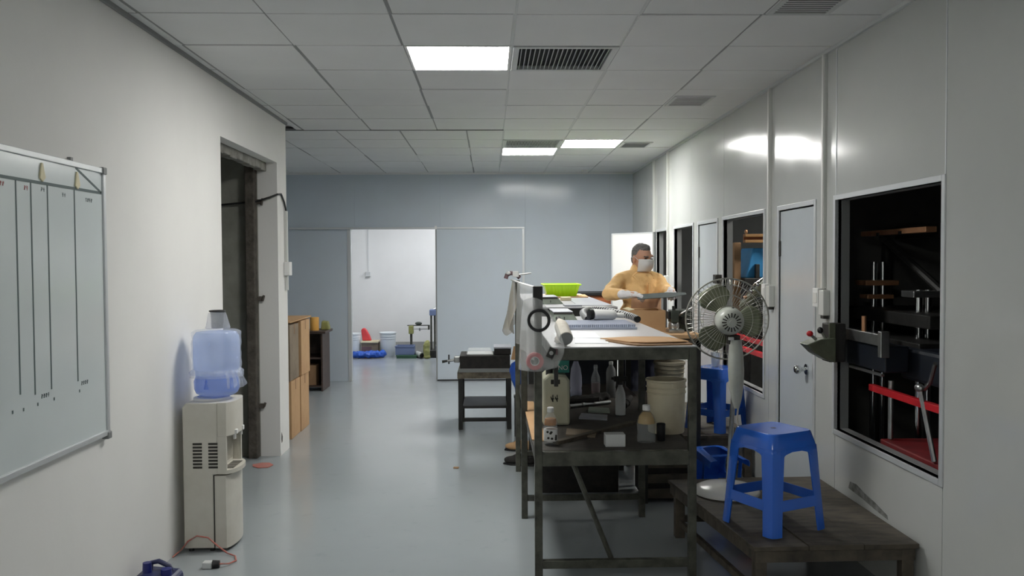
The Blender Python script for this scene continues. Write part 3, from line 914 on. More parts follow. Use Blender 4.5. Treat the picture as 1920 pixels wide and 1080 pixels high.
# ------------------------------------------------------------------ cartons and cabinet on the left
def carton(x0, y0, z0, x1, y1, z1, label, mat='card', tape=True):
    t = thing('carton', label, 'box', ((x0 + x1) / 2, (y0 + y1) / 2, z0))
    B(x0, y0, z0, x1, y1, z1).build('body', mat, t, bevel=0.004)
    ym = (y0 + y1) / 2
    m = MB().box(x0 + .002, ym - .003, z1 - .0005, x1 - .002, ym + .003, z1 + .001)
    m.build('flap_seam', 'card_dark', t)
    B(x1 - .001, ym - .012, z1 - 0.09, x1 + .0012, ym + .012, z1).build('tape_end', 'card_dark', t)
    B(x0 + .01, y0 - .0012, z1 - 0.16, x0 + .07, y0 + .001, z1 - .05).build('label_sticker', 'grid_light', t)
    return t
carton(-2.30, 7.68, 0, -1.79, 8.03, 0.52, 'lower near cardboard carton of the stack behind the column', 'card')
carton(-2.30, 8.05, 0, -1.785, 8.40, 0.525, 'lower far cardboard carton of the stack behind the column', 'card')
carton(-2.31, 7.67, 0.526, -1.795, 8.02, 1.03, 'upper near cardboard carton of the stack behind the column', 'card_grey')
carton(-2.30, 8.04, 0.528, -1.775, 8.41, 1.045, 'upper far cardboard carton of the stack behind the column', 'card')
m = MB().prism([(-2.32, 7.70, 1.052), (-1.80, 7.72, 1.047), (-1.76, 8.42, 1.062), (-2.30, 8.44, 1.06)], (0, 0, .012))
tag(m.build('cardboard_sheet', 'card'), 'flat cardboard sheet on top of the carton stack', 'cardboard')

cx0, cx1, cy0, cy1, ch = -2.62, -2.07, 10.55, 11.02, 0.745
t = thing('cabinet', 'dark brown wooden cabinet with open front behind the cartons', 'cabinet', ((cx0 + cx1) / 2, (cy0 + cy1) / 2, 0))
B(cx1 - .02, cy0, 0, cx1, cy1, ch - .03).build('side_panel', 'wood_brown', t, bevel=.002)
B(cx0, cy0, 0, cx0 + .02, cy1, ch - .03).build('side_panel', 'wood_brown', t, bevel=.002)
B(cx0 - .01, cy0 - .02, ch - .03, cx1 + .04, cy1 + .01, ch).build('top', 'wood_brown', t, bevel=.003)
B(cx0 + .02, cy1 - .012, .02, cx1 - .02, cy1, ch - .03).build('back_panel', 'wood_brown', t)
for z in (0.05, 0.40):
    B(cx0 + .02, cy0 + .01, z, cx1 - .02, cy1 - .012, z + .02).build('shelf', 'wood_brown', t)
m = B(-2.40, 10.6, 0.07, -2.16, 10.9, 0.32)
o = tag(m.build('carton', 'card_dark', bevel=.003), 'brown carton standing on the bottom shelf of the dark cabinet', 'box')
m = MB().lathe([(0.055, .745), (0.056, .75), (0.056, .905), (0.054, .91), (0.02, .911), (0, .911)], (-2.20, 10.72, 0), 28)
tag(m.build('canister', 'yellow_card', smooth=True), 'yellow-orange cylinder canister on the dark cabinet', 'canister')
m = MB().hull8([(-2.14, 10.80, .745), (-2.03, 10.80, .745), (-2.03, 10.92, .745), (-2.14, 10.92, .745)], [(-2.13, 10.81, .85), (-2.05, 10.81, .84), (-2.05, 10.90, .85), (-2.13, 10.91, .86)])
tag(m.build('pouch', 'olive_bag', bevel=.012), 'dull olive pouch beside the yellow canister', 'pouch')

# ------------------------------------------------------------------ storeroom goods
def bucket_profile(r0, r1, h, z=0):
    return [(r0 * .98, z), (r0, z + .004), (r1 * .955, z + h * .74), (r1 * 1.0, z + h * .75), (r1 * 1.0, z + h * .765), (r1 * .965, z + h * .77), (r1 * .97, z + h * .84), (r1 * 1.02, z + h * .85),
            (r1 * 1.02, z + h * .865), (r1 * .975, z + h * .87), (r1 * .98, z + h * .95), (r1 * 1.03, z + h * .96), (r1 * 1.04, z + h), (r1 * .96, z + h), (r1 * .93, z + h * .95), (r0 * .94, z + .012), (0, z + .012)]
def bucket(x, y, z, r0, r1, h, mat, label, bail=True, lid=False):
    t = thing('bucket', label, 'bucket', (x, y, z))
    MB().lathe(bucket_profile(r0, r1, h, z), (x, y, 0), 36).build('pail', mat, t, smooth=True, angle=35)
    if lid:
        MB().lathe([(r1 * 1.05, z + h - .012), (r1 * 1.06, z + h + .006), (r1 * .98, z + h + .01), (r1 * .9, z + h + .004), (0, z + h + .004)], (x, y, 0), 36).build('lid', mat, t, smooth=True, angle=35)
    if bail:
        pts = [(x + (r1 * 1.05) * math.cos(a), y - 0.55 * r1 * math.sin(a) - 0.75 * r1 * math.sin(a), z + h * .80 - 0.22 * math.sin(a) * h) for a in [PI * k / 10 for k in range(11)]]
        MB().tube(pts, 0.0025, 6).build('wire_handle', 'steel', t, smooth=True)
    return t
bucket(-1.735, 14.49, 0, .13, .138, .40, 'bucket_white', 'white pail with lid in the storeroom behind the blue bag', False, True)
bucket(-2.33, 14.45, 0, .13, .138, .39, 'bucket_white', 'white pail half hidden at the left edge of the storeroom opening', False, True)
t = thing('storage_box', 'low dark box with a light lid in the storeroom', 'box', (-2.05, 14.5, 0))
B(-2.17, 14.4, 0.0, -1.89, 14.65, 0.235).build('body', 'card_grey', t, bevel=.004)
B(-2.17, 14.395, 0.0, -2.0, 14.4, 0.17).build('dark_panel', 'purple', t)
B(-2.18, 14.38, 0.235, -1.885, 14.67, 0.262).build('lid', 'cream', t, bevel=.004)
m = MB().prism([(-2.17, 14.5, .264), (-2.02, 14.5, .264), (-2.05, 14.5, .35), (-2.10, 14.5, .44), (-2.13, 14.5, .475), (-2.17, 14.5, .475), (-2.19, 14.5, .44)], (0, .1, 0))
tag(m.build('dustpan', 'red_soft', bevel=.015), 'rounded red plastic piece standing on the light-lidded box', 'dustpan')
m = MB()
n = 22
for i in range(6):
    pass
blob_pts = MB()
for (x, y, z, a, b, c) in ((-2.16, 14.2, .05, .13, .11, .055), (-2.0, 14.19, .055, .14, .12, .06), (-1.88, 14.2, .05, .11, .1, .055), (-1.79, 14.21, .06, .06, .08, .065), (-2.24, 14.21, .05, .09, .1, .055)):
    blob_pts.ell((x, y, z), (a, b, c), None, 18, 10)

def remesh(mb, name, mat, voxel, smooth=4, parent=None, noise=0.0, nscale=0.03):
    me = bpy.data.meshes.new('tmp')
    me.from_pydata([tuple(p) for p in mb.v], [], mb.f)
    bm = bmesh.new(); bm.from_mesh(me)
    bmesh.ops.recalc_face_normals(bm, faces=bm.faces)
    bm.to_mesh(me); bm.free()
    ob = bpy.data.objects.new('tmp', me)
    COL.objects.link(ob)
    r = ob.modifiers.new('r', 'REMESH'); r.mode = 'VOXEL'; r.voxel_size = voxel; r.use_smooth_shade = True
    if smooth:
        s_ = ob.modifiers.new('s', 'SMOOTH'); s_.iterations = smooth; s_.factor = 0.5
    dg = bpy.context.evaluated_depsgraph_get()
    ev = ob.evaluated_get(dg)
    me2 = bpy.data.meshes.new_from_object(ev)
    out = MB()
    out.v = [v.co.copy() for v in me2.vertices]
    out.f = [tuple(p.vertices) for p in me2.polygons]
    bpy.data.objects.remove(ob)
    bpy.data.meshes.remove(me); bpy.data.meshes.remove(me2)
    if noise:
        from mathutils import noise as nz
        out.v = [p + Vector((nz.noise(p / nscale), nz.noise(p / nscale + Vector((7, 3, 1))), nz.noise(p / nscale + Vector((1, 9, 5))))) * noise for p in out.v]
    return out.build(name, mat, parent, smooth=True, angle=80)
o = remesh(blob_pts, 'plastic_bag', 'blue_bag', 0.011, 1, None, 0.022, 0.045)
o.location.z -= min((v.co.z + o.location.z) for v in o.data.vertices)
tag(o, 'crumpled bright blue plastic bag on the storeroom floor', 'bag')
for i, (x0, y0, x1, y1, z0, h, mat, lab) in enumerate(((-1.55, 14.1, -1.22, 14.4, 0, .055, 'green_dark', 'dark green tray lying under the blue tray in the storeroom'), (-1.57, 14.12, -1.26, 14.38, .056, .15, 'tray_blue', 'faded blue crate on the green tray in the storeroom'))):
    t = thing('tray', lab, 'tray', ((x0 + x1) / 2, (y0 + y1) / 2, z0))
    e = .02
    B(x0 + e, y0 + e, z0, x1 - e, y1 - e, z0 + .01).build('base', mat, t)
    for (a, b, c, d) in ((x0, y0, x1, y0 + .012), (x0, y1 - .012, x1, y1), (x0, y0 + .012, x0 + .012, y1 - .012), (x1 - .012, y0 + .012, x1, y1 - .012)):
        B(a, b, z0, c, d, z0 + h).build('side', mat, t, bevel=.003)
    B(x0 - .008, y0 - .008, z0 + h - .02, x1 + .008, y0, z0 + h).build('rim', mat, t, bevel=.003)
t = thing('pipe', 'short grey pipe lying beside the trays in the storeroom', 'pipe', (-1.15, 14.2, 0))
m = MB().tube([(-1.23, 14.35, .05), (-1.12, 14.05, .05)], .048, 20, cap=False)
m.tube([(-1.23, 14.35, .05), (-1.12, 14.05, .05)], .04, 20, cap=False)
m.build('tube', 'fan_body', t, smooth=True)
MB().cyl((-1.135, 14.09, .05), (-1.133, 14.085, .05), .04, n=20).build('bore', 'black', t)
o = remesh(MB().ell((-1.045, 14.06, .11), (.055, .06, .11)).ell((-1.03, 14.06, .22), (.04, .05, .09)).ell((-1.06, 14.06, .17), (.05, .05, .12)).ell((-1.04, 14.06, .03), (.06, .06, .03)), 'sack', 'olive_bag', .01, 3, None, .01, .04)
o.location.z -= min((v.co.z + o.location.z) for v in o.data.vertices)
tag(o, 'small olive sack leaning by the storeroom press', 'sack')
# press / stand at the right of the storeroom
t = thing('press_stand', 'small blue-headed press stand at the right of the storeroom opening', 'machine', (-.95, 14.25, 0))
B(-1.0, 14.15, 0, -.68, 14.5, .12).build('base', 'steel_dark', t, bevel=.006)
for x in (-.985, -.925):
    MB().cyl((x, 14.3, .12), (x, 14.3, .74), .017, n=14).build('column', 'steel_paint', t, smooth=True, angle=30)
B(-1.01, 14.22, .70, -.72, 14.42, .80).build('head', 'tray_blue', t, bevel=.012)
MB().cyl((-.94, 14.26, .80), (-.82, 14.26, .835), .022, n=12).build('motor', 'steel', t, smooth=True, angle=30)
MB().lathe([(.05, .12), (.055, .18), (.04, .25), (.02, .3), (0, .3)], (-.86, 14.2, 0), 18).build('valve', 'chrome', t, smooth=True)
t = thing('machine_stand', 'slender olive stand with a dark rounded knob on its rail in the storeroom', 'machine', (-1.3, 14.45, 0))
MB().cyl((-1.335, 14.45, 0), (-1.335, 14.45, .40), .017, .022, 14).build('leg', 'steel_paint', t, smooth=True, angle=30)
B(-1.375, 14.40, .38, -1.295, 14.50, .52).build('joint_block', 'olive_bag', t, bevel=.01)
B(-1.40, 14.43, .515, -1.02, 14.47, .53).build('rail', 'steel_paint', t, bevel=.003)
B(-1.30, 14.43, .455, -1.02, 14.46, .468).build('rail', 'steel', t, bevel=.003)
B(-1.05, 14.42, .45, -1.02, 14.47, .53).build('end_block', 'steel_paint', t, bevel=.003)
MB().cyl((-1.19, 14.44, .43), (-1.19, 14.44, .48), .014, n=10).build('screw', 'steel', t)
MB().ell((-1.21, 14.45, .555), (.06, .04, .028)).build('knob', 'green_iron', t, smooth=True)

# ------------------------------------------------------------------ the front work table with its shelf
TX0, TX1, TYF, TYB, TZ = 0.215, 1.012, 4.13, 6.44, 1.175
t = thing('work_table', 'tall dark steel work table with grey top and lower shelf in the foreground', 'table', (0.61, 5.28, 0))
B(0.30, TYF - 0.012, TZ - 0.006, 1.012, TYB, TZ).build('tabletop', 'table_top', t, bevel=.0015)
L = 0.038
for (x, y, top) in ((TX0, TYF, 1.468), (TX1 - L, TYF, TZ - .006), (0.19, 5.22, TZ - .006), (0.92, 5.22, TZ - .006), (0.19, TYB - L, 1.452), (TX1 - L, TYB - L, TZ - .006)):
    B(x, y, 0, x + L, y + L, top).build('leg', 'steel_paint', t, bevel=.003)
B(0.30, TYF - .006, TZ - .066, TX1 - L, TYF + .034, TZ - .006).build('top_rail', 'steel_paint', t, bevel=.003)
B(0.30, TYB - .036, TZ - .066, TX1 - L, TYB, TZ - .006).build('top_rail', 'steel_paint', t, bevel=.003)
B(TX1 - L, TYF + L, TZ - .066, TX1, TYB - L, TZ - .006).build('top_rail', 'steel_paint', t, bevel=.003)
B(0.30, TYF + .034, TZ - .066, 0.338, TYB - .036, TZ - .006).build('top_rail', 'steel_paint', t, bevel=.003)
B(0.315, TYF + .04, TZ - .20, 0.335, TYF + .06, TZ - .066).build('stub_leg', 'steel_dark', t, bevel=.002)
SZ = 0.662
B(TX0, TYF + .034, SZ - .012, TX1, TYB - .01, SZ).build('shelf_board', 'shelf', t, bevel=.002)
B(TX0 + L, TYF - .004, SZ - .072, TX1 - L, TYF + .034, SZ - .002).build('shelf_rail', 'steel_paint', t, bevel=.003)
B(TX0 + .002, TYF + L, SZ - .06, TX0 + .03, TYB - L, SZ - .012).build('shelf_rail', 'steel_paint', t, bevel=.003)
B(TX1 - .03, TYF + L, SZ - .06, TX1 - .002, TYB - L, SZ - .012).build('shelf_rail', 'steel_paint', t, bevel=.003)
B(TX0 + L, TYF, .082, TX1 - L, TYF + .034, .122).build('foot_rail', 'steel_paint', t, bevel=.003)
B(0.19 + L, 5.225, .108, 0.92, 5.255, .142).build('foot_rail', 'steel_paint', t, bevel=.003)
B(TX0 + L, TYB - .034, .12, TX1 - L, TYB, .155).build('foot_rail', 'steel_paint', t, bevel=.003)
MB().cyl((0.405, 4.20, .60), (0.60, 4.20, .105), .013, n=12).build('brace', 'steel_paint', t, smooth=True, angle=30)
MB().tube([(0.234, TYF + .02, 1.462), (0.20, 5.3, 1.456), (0.185, 6.42, 1.448), (0.175, 6.9, 1.446)], .006, 8).build('hanging_rail', 'white', t, smooth=True)
B(TX0 - .004, TYF - .004, 1.35, TX0 + L + .004, TYF + L + .004, 1.472).build('tape_wrap', 'black', t, bevel=.004)

# film hung on the rail
def sheet(fn, nu, nv, name, mat, parent=None, thick=0.0012):
    vs, fs = [], []
    for i in range(nu + 1):
        for j in range(nv + 1):
            vs.append(Vector(fn(i / nu, j / nv)))
    for i in range(nu):
        for j in range(nv):
            a = i * (nv + 1) + j
            fs.append((a, a + nv + 1, a + nv + 2, a + 1))
    m = MB(); m.add(vs, fs)
    o = m.build(name, mat, parent, smooth=True, angle=80)
    s_ = o.modifiers.new('solid', 'SOLIDIFY'); s_.thickness = thick
    return o
def fn(u, v):
    y = 4.19 + u * 1.45
    x = 0.232 - 0.03 * (y - 4.15) + 0.010 * math.sin(u * 17) * v + .006 * math.sin(u * 41 + v * 3) * v
    return (x - .004, y, 1.458 - v * (0.375 + .03 * u))
o = sheet(fn, 44, 12, 'plastic_sheet', 'film_side')
tag(o, 'clear plastic sheet hanging from the rail along the left table side', 'plastic sheet')
BL = [(0, .165), (.3, .150), (.6, .143), (1, .136)]
BR = [(0, .250), (.18, .290), (.35, .325), (.68, .362), (.80, .358), (1, .325)]
def lerp_tab(tab, v):
    for (a, p), (b, q) in zip(tab, tab[1:]):
        if v <= b:
            return p + (q - p) * (v - a) / (b - a)
    return tab[-1][1]
def fn(u, v):
    xl, xr = lerp_tab(BL, v), lerp_tab(BR, v)
    y = 4.107 + 0.0035 * math.sin(u * 13 + v * 4) + .0015 * math.sin(u * 31)
    return (xl + (xr - xl) * u, y, 1.405 - v * 0.335 + .012 * math.sin(u * PI) * (1 - v) - .012 * math.sin(u * PI * 1.2) * v)
o = sheet(fn, 30, 18, 'plastic_bag', 'film')
tag(o, 'limp clear plastic bag hanging on the corner post behind the black ring', 'bag')
def fn(u, v):
    y = 6.30 + u * 0.72
    x = 0.185 + 0.035 * math.sin(u * 9 + v * 5) * (0.2 + v) - 0.05 * v * math.sin(PI * u)
    return (x, y, 1.44 - v * (0.42 - .12 * abs(u - .5)) + .01 * math.sin(u * 21))
o = sheet(fn, 26, 14, 'plastic_bag', 'film_brown')
tag(o, 'dirty yellowish plastic bag hanging at the far end of the rail', 'bag')
t = thing('toggle_clamp', 'toggle clamp with purple jaw and white lever at the far rail end', 'clamp', (.2, 6.9, 1.45))
MB().tube([(.13, 6.9, 1.455), (.14, 6.9, 1.485), (.17, 6.9, 1.50), (.21, 6.9, 1.495), (.245, 6.9, 1.46)], .018, 10).build('jaw', 'purple', t, smooth=True)
B(.185, 6.86, 1.468, .235, 6.9, 1.515).build('body', 'white', t, bevel=.005)
MB().tube([(.22, 6.88, 1.485), (.335, 6.88, 1.50)], .007, 8).build('lever', 'steel', t, smooth=True)
MB().ell((.15, 6.88, 1.50), (.02, .02, .014)).build('knob', 'white', t, smooth=True)

t = MB().torus((0.236, 4.094, 1.308), .049, .0078, 'Y', 40, 10).build('ring', 'rubber', smooth=True)
tag(t, 'black rubber ring hanging on the taped corner post', 'ring')
t = thing('tape_roll', 'red tape roll hanging low on the corner post inside the clear bag', 'tape', (.222, 4.118, 1.06))
m = MB()
def annulus(c, r0, r1, y0, y1, n=36):
    q = MB()
    vs, fs = [], []
    for (r, y) in ((r0, y0), (r1, y0), (r1, y1), (r0, y1)):
        for k in range(n):
            a = 2 * PI * k / n
            vs.append((c[0] + r * math.cos(a), y, c[2] + r * math.sin(a)))
    for i in range(4):
        j = (i + 1) % 4
        for k in range(n):
            k2 = (k + 1) % n
            fs.append((i * n + k, i * n + k2, j * n + k2, j * n + k))
    return q.add(vs, fs)
annulus((.217, 0, 1.108), .022, .043, 4.1135, 4.1255).build('tape', 'red_tape', t, smooth=True, angle=30)
annulus((.217, 0, 1.108), .019, .022, 4.1132, 4.1258).build('core', 'grid_light', t, smooth=True, angle=30)
t = thing('clip', 'small dark metal clip at the left end of the table edge', 'clip', (.295, 4.10, 1.13))
B(.278, 4.09, 1.125, .312, 4.125, 1.175).xf(Matrix.Translation((.295, 4.1, 1.15)) @ Matrix.Rotation(R(25), 4, 'Y') @ Matrix.Translation((-.295, -4.1, -1.15))).build('body', 'steel_dark', t, bevel=.003)
MB().cyl((.295, 4.085, 1.15), (.295, 4.095, 1.15), .010, n=12).build('rivet', 'steel', t)
B(.318, 4.1, 1.14, .327, 4.11, 1.17).build('tab', 'purple', t, bevel=.002)

# ---- things on the front tabletop
def bottle(prof, c, name, label, mat, cap=None, cat='bottle', tilt=None, extra=None, n=28):
    """upright bottle built about the origin, then tilted and moved"""
    t = thing(name, label, cat, c)
    T = Matrix.Translation(c) @ (tilt or Matrix.Identity(4))
    MB().lathe(prof, (0, 0, 0), n).xf(T).build('body', mat, t, smooth=True, angle=50)
    if cap:
        (r, z0, z1, cm) = cap
        MB().lathe([(r, z0), (r, z1 - .003), (r - .003, z1), (0, z1)], (0, 0, 0), 20).xf(T).build('cap', cm, t, smooth=True, angle=40)
    for (nm, pr, mt) in (extra or []):
        MB().lathe(pr, (0, 0, 0), n).xf(T).build(nm, mt, t, smooth=True, angle=50)
    return t
lie = Matrix.Rotation(R(4), 4, 'Z') @ Matrix.Rotation(-R(72), 4, 'X')
bottle([(.022, 0), (.034, .004), (.036, .012), (.036, .14), (.034, .17), (.022, .21), (.014, .225), (.013, .245), (0, .246)], (.374, 4.165, TZ + .036), 'bottle',
       'white squeeze bottle with black tip leaning on a rag on the front tabletop', 'rag', (.014, .24, .275, 'black'), tilt=lie, extra=[('base', [(.03, -.002), (.033, .002), (.03, .004), (0, .0045)], 'grid')])
o = remesh(MB().ell((.362, 4.31, TZ + .018), (.035, .06, .02)).ell((.37, 4.36, TZ + .03), (.028, .04, .024)).ell((.345, 4.27, TZ + .014), (.022, .03, .016)), 'rag', 'rag', .006, 2, None, .007, .02)
o.location.z += TZ - min((v.co.z + o.location.z) for v in o.data.vertices)
tag(o, 'crumpled white rag under the leaning squeeze bottle', 'rag')
m = MB().prism([(.43, 4.30, TZ), (.60, 4.28, TZ), (.63, 4.56, TZ), (.46, 4.60, TZ)], (0, 0, .002))
tag(m.build('paper_sheet', 'paper'), 'sheet of white paper lying on the front tabletop', 'paper')
m = MB().prism([(.36, 4.62, TZ), (.60, 4.60, TZ), (.61, 4.92, TZ), (.37, 4.94, TZ)], (0, 0, .0015))
tag(m.build('paper_sheet', 'paper'), 'second paper sheet farther back beside the honeycomb tray', 'paper')
t = thing('cardboard_sheet', 'torn cardboard sheets lying at the front right of the tabletop', 'cardboard', (.82, 4.3, TZ))
m = MB().prism([(.60, 4.40, TZ), (.68, 4.20, TZ), (.72, 4.145, TZ), (.80, 4.14, TZ), (.88, 4.16, TZ), (1.0, 4.17, TZ), (1.0, 4.36, TZ), (.90, 4.42, TZ), (.76, 4.46, TZ)], (0, 0, .007))
m.build('lower_sheet', 'card_dark', t)
m = MB().prism([(.58, 4.46, TZ + .008), (.70, 4.23, TZ + .008), (.78, 4.19, TZ + .010), (.99, 4.21, TZ + .012), (.97, 4.30, TZ + .014), (.92, 4.33, TZ + .022), (.90, 4.48, TZ + .012), (.74, 4.52, TZ + .009)], (0, 0, .005))
m.build('upper_sheet', 'card', t)

# honeycomb tray
t = thing('honeycomb_tray', 'blue-grey honeycomb tray of tiny cells in the middle of the tabletop', 'tray', (.68, 5.38, TZ))
hx0, hx1, hy0, hy1 = .462, .898, 5.16, 5.60
B(hx0, hy0, TZ, hx1, hy1, TZ + .014).build('base', 'comb', t, bevel=.002)
m = MB()
nx, ny = 34, 26
for i in range(nx):
    for j in range(ny):
        x = hx0 + .008 + (hx1 - hx0 - .016) * (i + .25 + .5 * (j % 2)) / nx
        y = hy0 + .008 + (hy1 - hy0 - .016) * (j + .5) / ny
        m.tube([(x, y, TZ + .014), (x, y, TZ + .030), (x, y, TZ + .031), (x, y, TZ + .018)], [.0058, .0055, .0036, .003], 6, cap=False)
stuff(m.build('cells', 'comb', t))
# ribbed hose looped on the table
ctrl = [(.655, 5.66), (.65, 5.86), (.67, 6.08), (.74, 6.22), (.83, 6.16), (.90, 5.95), (.955, 5.74), (.985, 5.64)]
def spline(P, n):
    P = [Vector(p) for p in P]
    out = []
    for i in range(len(P) - 1):
        p0, p1, p2, p3 = P[max(i - 1, 0)], P[i], P[i + 1], P[min(i + 2, len(P) - 1)]
        for k in range(n):
            q = k / n
            out.append(0.5 * ((2 * p1) + (-p0 + p2) * q + (2 * p0 - 5 * p1 + 4 * p2 - p3) * q * q + (-p0 + 3 * p1 - 3 * p2 + p3) * q ** 3))
    out.append(P[-1])
    return out
path = spline([(x, y, TZ + .028 + .034 * math.sin(PI * k / 7)) for k, (x, y) in enumerate(ctrl)], 11)
t = thing('ribbed_hose', 'black hose with pale ribs looped behind the honeycomb tray', 'hose', (.78, 5.9, TZ))
MB().tube(path, .0232, 10).build('tube', 'black', t, smooth=True)
m = MB()
for k in range(2, len(path) - 2, 2):
    m.tube([path[k - 1].lerp(path[k], .3), path[k - 1].lerp(path[k], .8)], [.0243, .0243], 10)
stuff(m.build('ribs', 'grid_light', t))
lie2 = Matrix.Rotation(R(-72), 4, 'Z') @ Matrix.Rotation(-PI / 2 - .05, 4, 'X')
bottle([(.024, 0), (.034, .004), (.036, .015), (.036, .13), (.030, .155), (.017, .17), (.016, .21), (0, .212)], (.675, 5.56, TZ + .068), 'bottle',
       'white plastic bottle lying on the honeycomb tray', 'white', (.0175, .17, .225, 'white_gloss'), tilt=lie2, extra=[('collar', [(.028, -.03), (.034, -.028), (.034, -.002), (0, -.001)], 'black')])

def frustum_tray(x0, x1, y0, y1, z0, h, label, slope=.040):
    t = thing('metal_tray', label, 'tray', ((x0 + x1) / 2, (y0 + y1) / 2, z0))
    MB().hull8([(x0, y0, z0), (x1 + slope, y0, z0), (x1 + slope, y1, z0), (x0, y1, z0)], [(x0, y0 + .01, z0 + h), (x1, y0 + .01, z0 + h), (x1, y1, z0 + h), (x0, y1, z0 + h)]).build('body', 'plate_green', t, bevel=.003)
    B(x0 - .006, y0 + .004, z0 + h, x1 + .004, y1 + .004, z0 + h + .006).build('lid', 'plate_grey', t, bevel=.002)
    B(x0, y0 + .004, z0 + h - .012, x1, y0 + .012, z0 + h - .002).build('front_lip', 'slot', t)
    B(x0 + .07, y0 - .002, z0 + .012, x0 + .075, y0 + .006, z0 + .032).build('scratch_mark', 'slot', t)
    return t
frustum_tray(.445, .575, 5.90, 6.30, TZ + .0, .062, 'near grey-green metal tray with silver lid at the left of the tabletop')
m = MB().prism([(.60, 6.0, TZ), (.72, 5.72, TZ), (.62, 5.68, TZ), (.56, 5.72, TZ), (.52, 5.85, TZ)], (0, 0, .012))

# ------------------------------------------------------------------ far raised table
T3X0, T3X1, T3Y0, T3Y1, T3Z = .30, .99, 6.56, 9.3, 1.24
t = thing('work_table', 'far raised work table with grey top and dark apron behind the front one', 'table', (.65, 7.9, 0))
B(T3X0, T3Y0, T3Z - .012, T3X1, T3Y1, T3Z).build('tabletop', 'table_top', t, bevel=.002)
B(T3X0, T3Y0 + .01, T3Z - .075, T3X1, T3Y0 + .03, T3Z - .012).build('apron', 'steel_dark', t, bevel=.002)
B(T3X0 + .045, T3Y0 + .034, .30, T3X1 - .045, T3Y0 + .046, T3Z - .075).build('front_panel', 'navy_machine', t)
B(T3X1 - .022, T3Y0 + .03, T3Z - .075, T3X1 - .002, T3Y1 - .03, T3Z - .012).build('apron', 'steel_dark', t, bevel=.002)
B(T3X0 + .002, T3Y0 + .03, T3Z - .075, T3X0 + .022, T3Y1 - .03, T3Z - .012).build('apron', 'steel_dark', t, bevel=.002)
for x in (T3X0, T3X1 - .045):
    for y in (T3Y0 + .03, T3Y1 - .075):
        B(x, y, 0, x + .045, y + .045, T3Z - .012).build('leg', 'steel_dark', t, bevel=.003)
B(T3X0 + .045, T3Y0 + .035, .12, T3X1 - .045, T3Y0 + .07, .16).build('foot_rail', 'steel_dark', t, bevel=.002)
B(T3X0 + .002, T3Y0 + .075, .50, T3X1 - .002, T3Y1 - .075, .52).build('lower_shelf', 'steel_dark', t, bevel=.002)
m = MB().prism([(.995, 6.565, T3Z - .06), (1.11, 6.565, T3Z - .06), (1.09, 6.565, T3Z - .02), (1.03, 6.565, T3Z - .0), (.995, 6.565, T3Z - .002)], (0, .3, 0))
frustum_tray(.43, .56, 7.02, 7.45, T3Z, .055, 'farther grey-green metal tray with silver lid on the raised table', .05)
for i, (x0, y0, x1, y1, z) in enumerate(((.585, 6.62, .72, 6.80, T3Z), )):
    m = B(x0, y0, z, x1, y1, z + .012)
    tag(m.build('metal_plate', 'plate_grey', bevel=.002), 'thin grey metal plate at the near edge of the raised table', 'plate')
m = MB().prism([(.70, 6.75, T3Z), (.97, 6.72, T3Z), (.98, 8.1, T3Z), (.74, 8.15, T3Z)], (0, 0, .004))
tag(m.build('metal_sheet', 'plate_grey'), 'large grey metal sheet covering the right of the raised table', 'sheet')
for i, (x, y, w, lab) in enumerate(((.52, 7.62, .10, 'tan foam block left in front of the lime basket'), (.64, 7.60, .09, 'cream foam block right in front of the lime basket'))):
    m = B(x, y, T3Z, x + w, y + .12, T3Z + .032)
    tag(m.build('block', ('card', 'cream')[i], bevel=.004), lab, 'block')
m = MB().prism([(.46, 8.16, T3Z), (.95, 8.18, T3Z), (.98, 8.75, T3Z), (.50, 8.8, T3Z)], (0, 0, .012))
tag(m.build('cardboard_sheet', 'card'), 'cardboard sheet lying under the lime green basket', 'cardboard')
# lime basket
bx0, bx1, by0, by1, bz, bh = .53, .88, 8.26, 8.62, T3Z + .0125, .118
t = thing('basket', 'lime green plastic basket on the raised table', 'basket', ((bx0 + bx1) / 2, (by0 + by1) / 2, bz))
e = .035
B(bx0 + e, by0 + e, bz, bx1 - e, by1 - e, bz + .005).build('bottom', 'lime', t)
def wall4(lo, hi, z0, z1, th):
    (a0, b0, a1, b1), (c0, d0, c1, d1) = lo, hi
    ms = []
    for (p, q, r_, s_) in (((a0, b0), (a1, b0), (c1, d0), (c0, d0)), ((a1, b0), (a1, b1), (c1, d1), (c1, d0)), ((a1, b1), (a0, b1), (c0, d1), (c1, d1)), ((a0, b1), (a0, b0), (c0, d0), (c0, d1))):
        P = [Vector((*p, z0)), Vector((*q, z0)), Vector((*r_, z1)), Vector((*s_, z1))]
        nrm = (P[1] - P[0]).cross(P[3] - P[0]).normalized() * th
        ms.append(MB().prism(P, nrm))
    return ms
for mm in wall4((bx0 + e, by0 + e, bx1 - e, by1 - e), (bx0, by0, bx1, by1), bz, bz + bh, -.003):
    mm.build('side', 'lime', t)
m = MB()
for (a, b, c, d) in ((bx0 - .012, by0 - .012, bx1 + .012, by0), (bx0 - .012, by1, bx1 + .012, by1 + .012), (bx0 - .012, by0, bx0, by1), (bx1, by0, bx1 + .012, by1)):
    m.box(a, b, bz + bh - .012, c, d, bz + bh)
m.build('rim', 'lime', t, bevel=.003)
m = MB()
for k in range(9):
    q = (k + 1) / 10
    m.tube([(bx0 + e + (bx1 - bx0 - 2 * e) * q, by0 + e - .002, bz), (bx0 + (bx1 - bx0) * q, by0 - .003, bz + bh - .01)], .004, 6)
stuff(m.build('ribs', 'lime', t))

